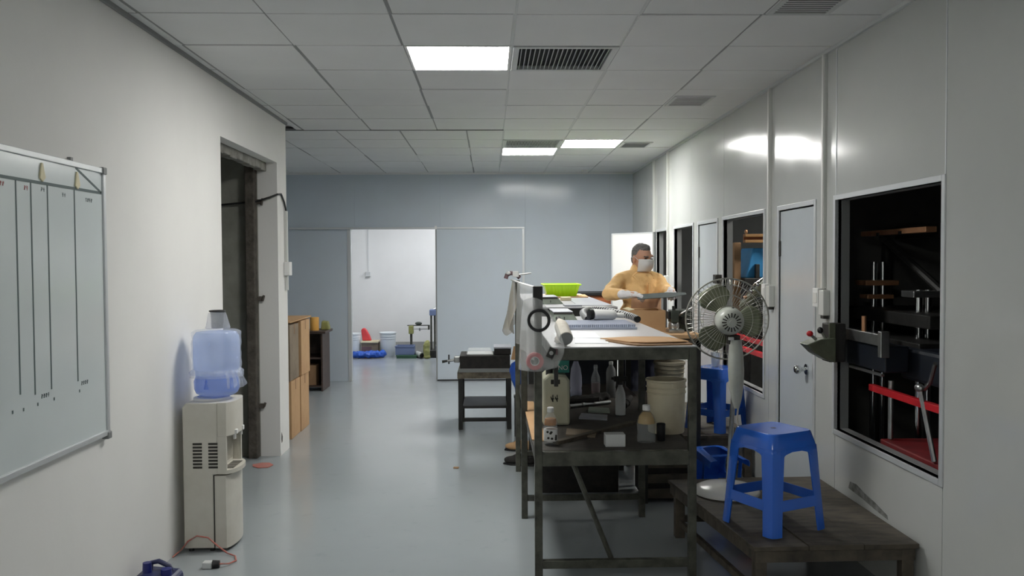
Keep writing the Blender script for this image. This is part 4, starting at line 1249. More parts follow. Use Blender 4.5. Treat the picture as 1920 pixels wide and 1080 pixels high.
# brown cabinet beyond the raised table
t = thing('desk', 'reddish brown wooden desk with dark top behind the worker', 'desk', (1.28, 10.75, 0))
B(1.0, 10.5, 0, 1.5, 11.0, 1.17).build('body', 'wood_red', t, bevel=.004)
B(.97, 10.47, 1.17, 1.52, 11.02, 1.205).build('top', 'black', t, bevel=.003)
B(1.03, 10.485, .62, 1.24, 10.5, 1.12).build('door', 'wood_red', t, bevel=.003)
B(1.26, 10.485, .62, 1.47, 10.5, 1.12).build('door', 'wood_red', t, bevel=.003)

# ------------------------------------------------------------------ bench right of the table with carton and vice
t = thing('bench', 'worn bench with tan top standing right of the work table', 'bench', (1.26, 6.27, 0))
BZ = 1.072
B(1.035, 5.955, BZ - .03, 1.50, 6.60, BZ).build('top', 'card', t, bevel=.003)
B(1.045, 5.965, BZ - .11, 1.49, 5.99, BZ - .03).build('apron', 'wood_dark', t, bevel=.002)
B(1.05, 6.56, BZ - .11, 1.49, 6.585, BZ - .03).build('apron', 'wood_dark', t, bevel=.002)
for (x, y) in ((1.05, 5.965), (1.45, 5.965), (1.05, 6.545), (1.33, 6.545)):
    B(x, y, 0, x + .04, y + .04, BZ - .03).build('leg', 'steel_dark', t, bevel=.002)
B(1.06, 5.97, .56, 1.36, 6.58, .58).build('lower_shelf', 'steel_dark', t)
bucket(1.285, 6.06, .58, .095, .108, .285, 'bucket_grey', 'greyish lidded bucket on the lower shelf of the bench', False, True)
t = thing('open_carton', 'open cardboard carton on the bench in front of the worker', 'box', (1.15, 6.4, BZ))
x0, x1, y0, y1, z0, z1 = 1.02, 1.292, 6.22, 6.50, BZ, BZ + .155
B(x0, y0, z0, x1, y1, z0 + .004).build('bottom', 'card', t)
for (a, b, c, d) in ((x0, y0, x1, y0 + .005), (x0, y1 - .005, x1, y1), (x0, y0 + .005, x0 + .005, y1 - .005), (x1 - .005, y0 + .005, x1, y1 - .005)):
    B(a, b, z0 + .004, c, d, z1).build('side', 'card', t)
MB().prism([(x0, y0, z1), (x0, y1, z1), (x0 + .04, y1, z1 + .008), (x0 + .045, y0 + .02, z1 + .006)], (0, 0, .004)).build('flap', 'cream', t)
MB().prism([(x0 + .01, y1, z1), (x1 - .01, y1, z1), (x1 - .02, y1 + .05, z1 - .03), (x0 + .02, y1 + .05, z1 - .03)], (0, .004, .003)).build('flap', 'card', t)
t = thing('bench_vice', 'dirty metal bench vice beside the open carton on the bench', 'vice', (1.34, 6.2, BZ))
B(1.29, 6.08, BZ, 1.40, 6.2, BZ + .025).build('base', 'steel', t, bevel=.006)
MB().ell((1.335, 6.14, BZ + .05), (.04, .05, .045)).build('swivel', 'steel', t, smooth=True)
B(1.305, 6.08, BZ + .075, 1.36, 6.20, BZ + .165).build('fixed_jaw', 'green_iron', t, bevel=.006)
B(1.285, 6.10, BZ + .10, 1.303, 6.17, BZ + .155).build('sliding_jaw', 'steel_dark', t, bevel=.004)
MB().tube([(1.36, 6.12, BZ + .12), (1.40, 6.11, BZ + .15), (1.46, 6.08, BZ + .185)], .006, 8).build('lever', 'steel', t, smooth=True)
MB().cyl((1.325, 6.10, BZ + .165), (1.325, 6.10, BZ + .195), .012, n=12).build('screw_head', 'black', t)
t = thing('motor_block', 'dark green cast motor block at the bench end behind the fan', 'machine', (1.44, 6.3, BZ))
B(1.38, 6.22, BZ, 1.49, 6.45, BZ + .155).build('housing', 'green_iron', t, bevel=.01)
for k in range(5):
    B(1.378, 6.25 + k * .036, BZ + .02, 1.494, 6.26 + k * .036, BZ + .14).build('fin', 'green_iron', t)
MB().cyl((1.435, 6.2, BZ + .08), (1.435, 6.22, BZ + .08), .035, n=18).build('end_cap', 'steel_dark', t)

# ------------------------------------------------------------------ things on the lower shelf
t = thing('jerrycan', 'cream white jerrycan with dark mark on the lower shelf', 'jerrycan', (.375, 4.9, SZ))
x0, x1, y0, y1 = .297, .450, 4.79, 5.02
m = MB().prism([(x0, y0, SZ), (x1, y0, SZ), (x1, y0, SZ + .255), (x1 - .02, y0, SZ + .285), (x0 + .035, y0, SZ + .295), (x0, y0, SZ + .265)], (0, y1 - y0, 0))
m.build('body', 'jerry', t, bevel=.014)
B(x0 + .045, y0 - .002, SZ + .235, x0 + .098, y0 + .004, SZ + .262).build('grip_opening', 'slot', t, bevel=.004)
MB().cyl((x0 + .04, y0 + .05, SZ + .28), (x0 + .04, y0 + .05, SZ + .32), .02, n=16).build('cap', 'black', t, smooth=True, angle=30)
m = MB()
for (a, b, c, d) in ((0, .03, .012, 0), (.012, 0, .012, .04), (.0, .018, .018, .018), (.024, .03, .036, .004), (.036, 0, .036, .04), (.022, .018, .042, .018)):
    p = Vector((x0 + .045 + a, y0 - .0015, SZ + .135 + b)); q = Vector((x0 + .045 + c, y0 - .0015, SZ + .135 + d))
    w = Vector((0, 1, 0)).cross((q - p).normalized()) * .0025
    m.prism([p - w, q - w, q + w, p + w], (0, .001, 0))
m.build('printed_mark', 'slot', t)
t = thing('carton', 'small teal carton with white lettering on top of the cream jerrycan', 'box', (.42, 4.9, .957))
B(.382, 4.83, .957, .452, 4.97, 1.065).build('body', 'teal', t, bevel=.003)
def text(body, loc, size, mat, parent, rot):
    cu = bpy.data.curves.new('lettering', 'FONT')
    cu.body = body; cu.size = size; cu.extrude = .0006; cu.align_x = 'CENTER'; cu.align_y = 'CENTER'
    ob = bpy.data.objects.new('tmp', cu); COL.objects.link(ob)
    dg = bpy.context.evaluated_depsgraph_get()
    me = bpy.data.meshes.new_from_object(ob.evaluated_get(dg))
    T = Matrix.Translation(loc) @ rot.to_matrix().to_4x4()
    m = MB(); m.v = [T @ v.co for v in me.vertices]; m.f = [tuple(p.vertices) for p in me.polygons]
    bpy.data.objects.remove(ob); bpy.data.meshes.remove(me); bpy.data.curves.remove(cu)
    return m.build('lettering', mat, parent)
text('NO', (.415, 4.8285, .985), .036, 'white', t, Euler((PI / 2, 0, 0)))
PETP = [(.028, 0), (.034, .004), (.035, .02), (.033, .05), (.035, .06), (.035, .115), (.030, .135), (.016, .158), (.014, .165), (.014, .178), (0, .178)]
bottle(PETP, (.305, 4.30, SZ), 'bottle', 'amber-filled bottle with printed label behind the left table leg', 'pet', (.017, .165, .19, 'white'),
       extra=[('liquid', [(.031, .10), (.032, .112), (.027, .132), (0, .133)], 'amber'), ('label', [(.0355, .02), (.0358, .022), (.0358, .078), (.0355, .08)], 'white')])
m = MB()
for k in range(8):
    a = -PI / 2 + random.uniform(-.8, .8); z = SZ + random.uniform(.03, .07)
    r_ = .0362
    m.ell((.305 + r_ * math.cos(a), 4.30 + r_ * math.sin(a), z), (.007, .003, .006), None, 8, 5)
for ob in bpy.data.objects:
    if ob.get('label', '').startswith('amber-filled'):
        m.build('label_print', 'slot', ob)
bottle([(.040, 0), (.046, .004), (.047, .03), (.044, .05), (.047, .07), (.047, .105), (.040, .135), (.022, .158), (.018, .165), (.018, .178), (0, .178)], (.80, 4.33, SZ), 'bottle',
       'clear bottle with yellow oil in its shoulder beside the big bucket', 'pet', (.020, .165, .192, 'white'), extra=[('liquid', [(.044, .098), (.044, .106), (.037, .134), (.02, .155), (0, .156)], 'oil')])
m = MB().lathe([(.018, 0), (.021, .004), (.023, .088), (.021, .09), (.018, .01), (0, .01)], (.882, 4.36, SZ), 20)
tag(m.build('cup', 'black', smooth=True, angle=40), 'small black cup between oil bottle and big bucket', 'cup')
m = B(.575, 4.22, SZ, .675, 4.29, SZ + .062)
tag(m.build('carton', 'grid_light', bevel=.003), 'small pale grey box at the front edge of the lower shelf', 'box')
m = MB().prism([(.315, 4.30, SZ), (.345, 4.28, SZ), (.83, 4.80, SZ), (.80, 4.83, SZ)], (0, 0, .018))
tag(m.build('plank', 'wood_dark', bevel=.002), 'long thin plank lying diagonally across the lower shelf', 'plank')
bucket(.958, 4.60, SZ, .098, .107, .288, 'bucket', 'big cream bucket with ribbed rim on the right of the lower shelf', False)
bottle([(.024, 0), (.030, .004), (.031, .10), (.028, .135), (.018, .165), (.013, .175), (.013, .19), (0, .19)], (.785, 5.10, SZ), 'spray_bottle', 'white trigger spray bottle on the lower shelf', 'grey_bottle', (.015, .185, .205, 'black'))
for ob in bpy.data.objects:
    if ob.get('label', '').startswith('white trigger'):
        m = MB().box(.745, 5.085, SZ + .205, .825, 5.115, SZ + .235).box(.73, 5.09, SZ + .215, .745, 5.11, SZ + .23)
        m.prism([(.76, 5.09, SZ + .205), (.772, 5.09, SZ + .205), (.762, 5.09, SZ + .165), (.754, 5.09, SZ + .165)], (0, .02, 0))
        m.build('trigger_head', 'black', ob, bevel=.003)
bottle([(.026, 0), (.030, .004), (.031, .12), (.029, .15), (.014, .185), (.012, .20), (.012, .215), (0, .215)], (.712, 5.72, SZ), 'bottle', 'tall clear bottle half filled with dark liquid on the far shelf', 'pet', (.014, .205, .23, 'pet'),
       extra=[('liquid', [(.027, .004), (.028, .006), (.028, .11), (0, .111)], 'purple')])
bottle([(.028, 0), (.032, .004), (.033, .17), (.028, .195), (.015, .215), (.013, .23), (0, .23)], (.825, 5.78, SZ), 'bottle', 'grey bottle with pale cap farthest right on the far shelf', 'grid', (.015, .225, .245, 'white'))
bottle([(.030, 0), (.040, .004), (.042, .05), (.038, .065), (.042, .08), (.040, .15), (.034, .20), (.02, .235), (.016, .25), (0, .25)], (.585, 5.78, SZ), 'bottle', 'crushed lilac clear bottle in thin bag on the far shelf', 'pet_lilac', None,
       extra=[('water', [(.036, .006), (.038, .01), (.038, .06), (0, .061)], 'comb')])
# scraps on the shelf
sheets = [([(.215, 4.40), (.29, 4.36), (.285, 5.6), (.215, 5.62)], 'card', 'tan cardboard strip along the left side of the lower shelf', .006, 'cardboard_strip'),
          ([(.52, 4.98), (.68, 4.92), (.70, 5.05), (.55, 5.12)], 'plate_grey', 'grey metal offcut left of the spray bottle', .012, 'metal_offcut'),
          ([(.60, 5.2), (.73, 5.16), (.74, 5.28), (.62, 5.33)], 'plate_green', 'greenish metal offcut behind the spray bottle', .014, 'metal_offcut'),
          ([(.40, 4.50), (.55, 4.44), (.58, 4.60), (.42, 4.66)], 'card_grey', 'greyish card offcut beside the diagonal plank', .010, 'card_offcut')]
for (pl, mt, lab, th, nm) in sheets:
    m = MB().prism([(x, y, SZ) for x, y in pl], (0, 0, th))
    tag(m.build(nm, mt, bevel=.002), lab, 'offcut')
for i, (p, q, r_, mt, lab) in enumerate((((.50, 5.35, SZ + .014), (.78, 5.50, SZ + .014), .013, 'steel', 'steel rod lying on the shelf behind the offcuts'), ((.46, 5.5, SZ + .02), (.70, 5.42, SZ + .045), .016, 'black_rough', 'black greasy bar leaning on the steel rod'), ((.84, 5.30, SZ + .022), (.93, 5.62, SZ + .022), .021, 'black_rough', 'black greasy roller at the right of the shelf'))):
    m = MB().cyl(p, q, r_, r_ * .92, 12)
    m.cyl(Vector(p).lerp(Vector(q), .3), Vector(p).lerp(Vector(q), .36), r_ * 1.25, n=12)
    tag(m.build('rod', mt, smooth=True, angle=30), lab, 'rod')
o = remesh(MB().ell((.66, 5.56, SZ + .02), (.10, .07, .022)).ell((.74, 5.6, SZ + .025), (.06, .06, .028)).ell((.57, 5.57, SZ + .018), (.05, .05, .02)), 'rag', 'black_rough', .01, 2, None, .010, .03)
o.location.z += SZ - min((v.co.z + o.location.z) for v in o.data.vertices)
tag(o, 'greasy black rag heaped on the middle of the lower shelf', 'rag')
# dark box on the floor under the tables
t = thing('tool_chest', 'black steel chest on the floor under the work table', 'chest', (.62, 6.15, 0))
B(.34, 5.80, 0, .88, 6.36, .33).build('body', 'black_rough', t, bevel=.006)
B(.33, 5.79, .33, .89, 6.37, .36).build('lid', 'steel_dark', t, bevel=.005)
B(.56, 5.785, .26, .66, 5.80, .31).build('latch', 'steel', t, bevel=.003)

t = thing('crate', 'dark slatted crate on the floor between work table and wooden platform', 'crate', (1.16, 5.7, 0))
B(1.01, 5.55, .02, 1.32, 5.9, .30).build('body', 'black_rough', t)
for z in (.03, .13, .23, .30):
    B(1.0, 5.53, z, 1.33, 5.55, z + .06).build('slat', 'wood_dark', t, bevel=.002)
for x in (1.0, 1.30):
    B(x, 5.515, 0, x + .03, 5.53, .37).build('corner_post', 'steel_dark', t, bevel=.002)

# ------------------------------------------------------------------ low side table with black box
t = thing('side_table', 'low dark steel table with a worn top left of the work table', 'table', (-.05, 8.35, 0))
sx0, sx1, sy0, sy1, sz = -.312, .208, 8.04, 8.66, .545
B(sx0, sy0, sz - .06, sx1, sy1, sz).build('top', 'rust_top', t, bevel=.004)
for (x, y) in ((sx0 + .008, sy0 + .01), (sx1 - .05, sy0 + .01), (sx0 + .008, sy1 - .05), (sx1 - .05, sy1 - .05)):
    B(x, y, 0, x + .042, y + .042, sz - .06).build('leg', 'steel_dark', t, bevel=.003)
B(sx0 + .05, sy0 + .02, .20, sx1 - .05, sy1 - .02, .225).build('shelf', 'steel_dark', t, bevel=.003)
B(sx0 + .05, sy0 + .015, .075, sx1 - .05, sy0 + .04, .11).build('foot_rail', 'steel_dark', t, bevel=.003)
t = thing('die_box', 'black slanted-sided die box on the low side table', 'machine', (-.05, 8.3, sz))
MB().hull8([(-.285, 8.05, sz), (.19, 8.05, sz), (.19, 8.5, sz), (-.285, 8.5, sz)], [(-.29, 8.08, sz + .155), (.19, 8.08, sz + .155), (.19, 8.5, sz + .155), (-.29, 8.5, sz + .155)]).build('body', 'black_rough', t, bevel=.006)
B(-.30, 8.045, sz + .0, .195, 8.06, sz + .035).build('base_strip', 'grid', t, bevel=.002)
m = MB().cyl((-.41, 8.15, sz + .10), (-.29, 8.15, sz + .115), .012, n=12)
m.build('spindle', 'steel', t, smooth=True, angle=30)
B(-.345, 8.12, sz + .085, -.288, 8.19, sz + .145).build('spindle_block', 'steel', t, bevel=.008)
MB().cyl((-.395, 8.15, sz + .07), (-.395, 8.15, sz + .16), .007, n=8).build('handle', 'steel_dark', t)
MB().cyl((-.46, 8.15, sz + .092), (-.41, 8.15, sz + .10), .014, .010, 12).build('handle_tip', 'steel_dark', t, smooth=True, angle=30)
t = thing('plastic_tray', 'pale translucent tray on the black die box', 'tray', (-.1, 8.25, sz + .157))
B(-.22, 8.12, sz + .157, .03, 8.40, sz + .165).build('base', 'grid_light', t)
MB().hull8([(-.23, 8.11, sz + .166), (.02, 8.11, sz + .166), (.02, 8.42, sz + .166), (-.23, 8.42, sz + .166)], [(-.21, 8.13, sz + .20), (.0, 8.13, sz + .20), (.0, 8.40, sz + .20), (-.21, 8.40, sz + .20)]).build('cover', 'film', t)
t = thing('plate_stack', 'dark block with bright steel plate beside the pale tray', 'plate', (.12, 8.25, sz + .157))
B(.04, 8.12, sz + .157, .20, 8.42, sz + .215).build('block', 'black_rough', t, bevel=.004)
B(.035, 8.115, sz + .216, .205, 8.425, sz + .232).build('plate', 'plate_grey', t, bevel=.002)
# blue sack with cardboard by the table leg
o = remesh(MB().capsule((.262, 7.75, .42), (.255, 7.75, .5), .035, .05).capsule((.255, 7.75, .5), (.235, 7.75, .62), .05, .062).ell((.235, 7.75, .63), (.055, .06, .07)), 'sack', 'blue_bag', .012, 3, None, .008, .04)
o.location.z += .372 - min((v.co.z + o.location.z) for v in o.data.vertices)
tag(o, 'small blue sack on a dark stand between side table and work table', 'sack')
t = thing('stand', 'narrow dark steel stand under the small blue sack', 'stand', (.262, 7.75, 0))
B(.215, 7.70, .35, .315, 7.81, .37).build('top', 'steel_dark', t, bevel=.003)
for x in (.22, .29):
    for y in (7.705, 7.785):
        B(x, y, 0, x + .02, y + .02, .35).build('leg', 'steel_dark', t, bevel=.002)
m = MB().prism([(.19, 7.72, .70), (.30, 7.72, .70), (.295, 7.72, .82), (.215, 7.72, .82)], (0, .05, 0))
tag(m.build('cardboard_piece', 'card', bevel=.003), 'beige cardboard piece sticking out of the blue sack', 'cardboard')
def shoe(c, rz, label, mat):
    t = thing('shoe', label, 'shoe', c)
    T = Matrix.Translation(c) @ Matrix.Rotation(rz, 4, 'Z')
    m = MB().ell((0, .06, .035), (.042, .09, .034)).ell((0, -.05, .045), (.036, .06, .045)).ell((0, .01, .05), (.036, .08, .042))
    m.xf(T)
    o = remesh(m, 'upper', mat, .009, 3, t)
    MB().prism([T @ Vector(p) for p in ((-.04, .0, 0), (-.032, -.10, 0), (.032, -.10, 0), (.04, .0, 0), (.043, .08, 0), (.02, .15, 0), (-.02, .15, 0), (-.043, .08, 0))], (0, 0, .014)).build('sole', 'black', t, bevel=.003)
    return t
shoe((.245, 6.62, 0), R(72), 'black work shoe with its toe poking out by the table foot', 'black_rough')
shoe((.265, 7.12, 0), R(75), 'tan shoe with its toe showing behind the black work shoe', 'card')

# ------------------------------------------------------------------ wooden platforms along the right wall
def platform(loop, z, label, legs, name='platform'):
    """loop: near-left, near-right, far-right, far-left corners of the top"""
    c = sum((Vector((x, y, 0)) for x, y in loop), Vector()) / 4
    t = thing(name, label, 'platform', (c.x, c.y, 0))
    nl, nr, fr, fl = [Vector((x, y, 0)) for x, y in loop]
    n = 3
    for k in range(n):                      # boards running from front to back
        g = .0015
        wn, wf = (nr - nl).length, (fr - fl).length
        a = nl.lerp(nr, k / n + g / wn); b = nl.lerp(nr, (k + 1) / n - g / wn)
        d = fl.lerp(fr, k / n + g / wf); e_ = fl.lerp(fr, (k + 1) / n - g / wf)
        dz = random.uniform(-.003, .002)
        m = MB().hull8([p + Vector((0, 0, z - .022)) for p in (a, b, e_, d)], [p + Vector((0, 0, z + dz)) for p in (a, b, e_, d)])
        m.build('board', 'wood_dark', t, bevel=.002)
    def bar(p, q, z0, z1, w=.035):
        d = (q - p).normalized(); s_ = Vector((-d.y, d.x, 0)) * w
        MB().hull8([v + Vector((0, 0, z0)) for v in (p, q, q + s_, p + s_)], [v + Vector((0, 0, z1)) for v in (p, q, q + s_, p + s_)]).build('apron', 'wood_dark', t, bevel=.003)
    i = .012
    bar(nl + Vector((i, i, 0)), nr + Vector((-i, i, 0)), z - .078, z - .024)
    bar(fr + Vector((-i, -i, 0)), fl + Vector((i, -i, 0)), z - .078, z - .024)
    bar(fl + Vector((i, -.05, 0)), nl + Vector((i, .05, 0)), z - .078, z - .024)
    bar(nr + Vector((-i, .05, 0)), fr + Vector((-i, -.05, 0)), z - .078, z - .024)
    for (x, y) in legs:
        B(x - .027, y - .027, 0, x + .027, y + .027, z - .024).build('leg', 'wood_dark', t, bevel=.004)
    (x0, y0), (x1, y1), (x2, y2), (x3, y3) = legs[:4]
    B(x0 + .027, y0 - .015, .07, x1 - .027, y0 + .015, .105).build('stretcher', 'wood_dark', t, bevel=.003)
    B(x3 + .027, y3 - .015, .09, x2 - .027, y3 + .015, .125).build('stretcher', 'wood_dark', t, bevel=.003)
    d = Vector((x3 - x0, y3 - y0, 0)).normalized(); s_ = Vector((-d.y, d.x, 0)) * .012
    p, q = Vector((x0, y0, 0)) + d * .03, Vector((x3, y3, 0)) - d * .03
    MB().hull8([v + Vector((0, 0, .07)) for v in (p - s_, q - s_, q + s_, p + s_)], [v + Vector((0, 0, .105)) for v in (p - s_, q - s_, q + s_, p + s_)]).build('stretcher', 'wood_dark', t, bevel=.003)
    return t
PZ = .32
platform([(1.165, 3.715), (1.918, 3.725), (1.918, 4.93), (1.03, 4.90)], PZ, 'near dark wooden platform carrying the front blue stool and the fan', [(1.205, 3.76), (1.87, 3.76), (1.87, 4.87), (1.085, 4.84)])
platform([(1.40, 6.11), (1.918, 6.11), (1.918, 7.6), (1.40, 7.6)], PZ, 'far dark wooden platform carrying the second blue stool', [(1.43, 6.15), (1.88, 6.15), (1.88, 7.55), (1.43, 7.55)])
m = B(1.235, 3.74, 0, 1.25, 3.75, .01)

# ------------------------------------------------------------------ blue plastic stools
def rrect(w, r, n=5):
    pts = []
    for (cx, cy, a0) in ((w - r, w - r, 0), (-w + r, w - r, 90), (-w + r, -w + r, 180), (w - r, -w + r, 270)):
        for k in range(n + 1):
            a = R(a0 + 90 * k / n)
            pts.append(Vector((cx + r * math.cos(a), cy + r * math.sin(a), 0)))
    return pts
def make_stool():
    t = thing('stool', 'stool', 'stool', (0, 0, 0))
    h = .466
    m = MB()
    L0 = rrect(.132, .04); L1 = rrect(.128, .04); L2 = rrect(.143, .035); L3 = rrect(.150, .033)
    n = len(L0)
    loops = [[p + Vector((0, 0, h)) for p in L1], [p * 1.0 + Vector((0, 0, h - .004)) for p in L0], [p + Vector((0, 0, h - .05)) for p in L2], [p + Vector((0, 0, h - .085)) for p in L3]]
    inner = [[p * .97 + Vector((0, 0, z)) for p in Lp] for Lp, z in ((L3, h - .085), (L2, h - .05), (L0, h - .012))]
    allv = [p for l in loops + inner for p in l]
    fs = [tuple(range(n))]
    for i in range(len(loops) + len(inner) - 1):
        for k in range(n):
            k2 = (k + 1) % n
            fs.append((i * n + k, i * n + k2, (i + 1) * n + k2, (i + 1) * n + k))
    fs.append(tuple((len(loops) + len(inner) - 1) * n + k for k in range(n)))
    m.add(allv, fs)
    m.build('seat', 'blue', t, smooth=True, angle=35, )
    MB().lathe([(.014, h + .0004), (.012, h + .001), (0, h + .001)], (0, 0, 0), 16).build('seat_hole', 'blue_dark', t)
    # L-section legs at the corners, splayed
    for (sx, sy) in ((1, 1), (-1, 1), (-1, -1), (1, -1)):
        def prof(w, z, a, th):
            # rounded corner channel, outer face then inner
            o_ = [(w, w - a), (w, w - .03), (w - .009, w - .009), (w - .03, w), (w - a, w)]
            i_ = [(w - a, w - th), (w - .032, w - th), (w - .014, w - .014), (w - th, w - .032), (w - th, w - a)]
            return [Vector((sx * x, sy * y, z)) for x, y in o_ + i_]
        P = [prof(.176, 0, .062, .006), prof(.171, .06, .062, .006), prof(.160, .22, .066, .006), prof(.151, .36, .072, .006), prof(.1475, .40, .085, .006)]
        k = len(P[0])
        mm = MB()
        fs = [tuple(range(k - 1, -1, -1)), tuple((len(P) - 1) * k + q for q in range(k))]
        for i in range(len(P) - 1):
            for q in range(k):
                q2 = (q + 1) % k
                fs.append((i * k + q, i * k + q2, (i + 1) * k + q2, (i + 1) * k + q))
        mm.add([p for l in P for p in l], fs)
        mm.build('leg', 'blue', t, smooth=True, angle=40)
    for i in range(4):
        rot = Matrix.Rotation(i * PI / 2, 4, 'Z')
        w0, w1 = .1685, .1645
        a = .11
        mm = MB().add([(w0, -a, .115), (w0, a, .115), (w1, a, .165), (w1, -a, .165), (w0 - .006, -a, .115), (w0 - .006, a, .115), (w1 - .006, a, .165), (w1 - .006, -a, .165)],
                      [(0, 1, 2, 3), (7, 6, 5, 4), (0, 4, 5, 1), (1, 5, 6, 2), (2, 6, 7, 3), (3, 7, 4, 0)], rot)
        mm.build('stretcher', 'blue', t, bevel=.002)
        w0, w1, w2 = .1515, .1485, .146
        mm = MB()
        c = [(-.10, .352), (-.07, .372), (-.03, .382), (.03, .382), (.07, .372), (.10, .352)]
        top = .395
        for q in range(5):
            (u0, z0), (u1, z1) = c[q], c[q + 1]
            mm.add([(.153, u0, z0), (.153, u1, z1), (.1485, u1, top), (.1485, u0, top), (.147, u0, z0), (.147, u1, z1), (.1425, u1, top), (.1425, u0, top)],
                   [(0, 1, 2, 3), (7, 6, 5, 4), (0, 4, 5, 1), (1, 5, 6, 2), (2, 6, 7, 3), (3, 7, 4, 0)], rot)
        mm.build('arch_rail', 'blue', t, smooth=True, angle=30)
    return t
G = 'blue plastic stools'
s1 = make_stool()
s1.location = (1.358, 4.035, PZ + .001); s1.rotation_euler = (0, 0, R(26))
tag(s1, 'front blue plastic stool standing on the near wooden platform', 'stool', G)
s2 = dup(s1, (1.715, 6.40, PZ + .001), R(38), 'second blue plastic stool standing on the far platform behind the fan')
s3 = dup(s1, (1.56, 5.50, .15), 0, 'smaller blue plastic stool tipped on its side on the floor between the platforms')
s3.rotation_euler = (R(-82), R(0), R(10)); s3.scale = (.8, .8, .8)
m = MB().lathe([(.028, 0), (.03, .003), (.036, .105), (.034, .105), (.028, .008), (0, .008)], (1.715, 6.42, PZ + .468), 24)
tag(m.build('cup', 'cup_clear', smooth=True, angle=40), 'clear plastic cup standing on the second blue stool', 'cup')

# ------------------------------------------------------------------ pedestal fan
fc = Vector((1.297, 4.62, 1.272))
t = thing('pedestal_fan', 'grey pedestal fan seen from behind on the near platform', 'fan', (1.292, 4.60, PZ))
MB().lathe([(.176, PZ + .001), (.178, PZ + .012), (.170, PZ + .026), (.14, PZ + .040), (.08, PZ + .052), (.03, PZ + .058), (0, PZ + .058)], (1.292, 4.60, 0), 48).build('base', 'white_gloss', t, smooth=True, angle=50)
MB().cyl((1.300, 4.60, PZ + .05), (1.318, 4.57, .85), .013, .013, 14).build('pole', 'steel', t, smooth=True, angle=30)
# tapering column cover under the motor
m = MB()
prof = [(.795, .014), (.84, .026), (.92, .039), (1.0, .043), (1.08, .040), (1.165, .031)]
m.tube([(1.330 - (z - .72) * .02, 4.54, z) for z, r_ in prof], [r_ for z, r_ in prof], 16)
m.build('column_cover', 'fan_body', t, smooth=True, angle=50)
MB().tube([(1.335, 4.535, .80), (1.328, 4.53, .74), (1.338, 4.535, .68), (1.33, 4.55, .60), (1.30, 4.58, .42)], .005, 6).build('cord', 'beige', t, smooth=True)
# axis points away from the camera, a touch to the left
AX = Vector((0.12, 0.985, 0.05)).normalized()
rotA = AX.to_track_quat('Z', 'Y').to_matrix().to_4x4()
TF = Matrix.Translation(fc) @ rotA          # local +Z is the blowing direction
def FB(mb, name, mat, smooth=True, angle=40):
    return mb.xf(TF).build(name, mat, t, smooth=smooth, angle=angle)
FB(MB().lathe([(.0, -.165), (.024, -.165), (.052, -.155), (.070, -.13), (.075, -.10), (.073, -.05), (.062, -.035), (0, -.034)], n=32), 'motor_housing', 'fan_body')
m = MB()
for k in range(16):
    a = 2 * PI * k / 16
    p = Matrix.Rotation(a, 4, 'Z')
    q = MB().box(.024, -.0028, -.164, .050, .0028, -.150)
    m.add([p @ v for v in q.v], q.f)
stuff(FB(m, 'vent_slots', 'slot', False))
FB(MB().lathe([(0, -.172), (.012, -.172), (.014, -.163), (0, -.162)], n=16), 'rear_cap', 'fan_body')
FB(MB().lathe([(.0, -.034), (.022, -.034), (.022, .012), (.03, .012), (.03, .045), (.02, .06), (0, .062)], n=24), 'hub', 'black')
MB().box(1.285, 4.53, 1.14, 1.345, 4.585, 1.19).build('neck', 'slot', t, bevel=.006)
MB().box(1.277, 4.51, 1.165, 1.305, 4.53, 1.182).build('switch', 'white', t, bevel=.003)
MB().cyl((1.296, 4.50, 1.315), (1.296, 4.505, 1.34), .006, n=10).build('oscillation_knob', 'slot', t)
def blade(a0):
    vs, fs = [], []
    nu, nv = 8, 10
    for i in range(nu + 1):
        r_ = .035 + (.195 - .035) * i / nu
        q = i / nu
        w0 = R(16) + R(18) * math.sin(PI * min(1, q * .85)) - R(16) * max(0, q - .7) * 2; w1 = R(18) + R(20) * math.sin(PI * min(1, q * .8)) - R(16) * max(0, q - .7) * 2
        for j in range(nv + 1):
            s_ = j / nv
            a = a0 - w0 + (w0 + w1) * s_
            z = .028 + (.5 - s_) * .055 * (.5 + .6 * q)
            vs.append(Vector((r_ * math.cos(a), r_ * math.sin(a), z)))
    for i in range(nu):
        for j in range(nv):
            a = i * (nv + 1) + j
            fs.append((a, a + nv + 1, a + nv + 2, a + 1))
    mm = MB(); mm.add(vs, fs)
    o = mm.xf(TF).build('blade', 'fan_blade', t, smooth=True, angle=80)
    s2_ = o.modifiers.new('solid', 'SOLIDIFY'); s2_.thickness = .003
# local X of TF in world?
ex = (rotA @ Vector((1, 0, 0))); ez = (rotA @ Vector((0, 1, 0)))
def local_angle(img_deg):
    d = Vector((math.cos(R(img_deg)), 0, math.sin(R(img_deg))))
    return math.atan2(d.dot(ez), d.dot(ex))
for deg in (-4, 122, 238):
    blade(local_angle(deg))
RG = .222
ringm = MB()
ringm.torus((0, 0, .0), RG, .0045, Matrix.Identity(3), 56, 8)
FB(ringm, 'outer_ring', 'fan_wire')
def cage(zhub, rhub, zdome, n, name):
    m = MB()
    for k in range(n):
        a = 2 * PI * k / n
        pts = []
        for (r_, z) in ((rhub, zhub), (rhub + (RG - rhub) * .35, zhub), (RG * .80, zdome), (RG * .95, zdome * .55), (RG, 0)):
            pts.append((r_ * math.cos(a), r_ * math.sin(a), z))
        m.tube(pts, .0009, 4, cap=False)
    for r_, z in ((rhub, zhub), (RG * .60, zhub * .5 + zdome * .5), (RG * .85, zdome * .9)):
        m.torus((0, 0, z), r_, .0016, Matrix.Identity(3), 48, 5)
    return stuff(FB(m, name, 'fan_wire'))
cage(-.035, .075, -.03, 54, 'rear_grille')
cage(.095, .05, .085, 54, 'front_grille')
FB(MB().lathe([(0, .09), (.05, .09), (.05, .10), (0, .102)], n=28), 'grille_badge', 'fan_body')

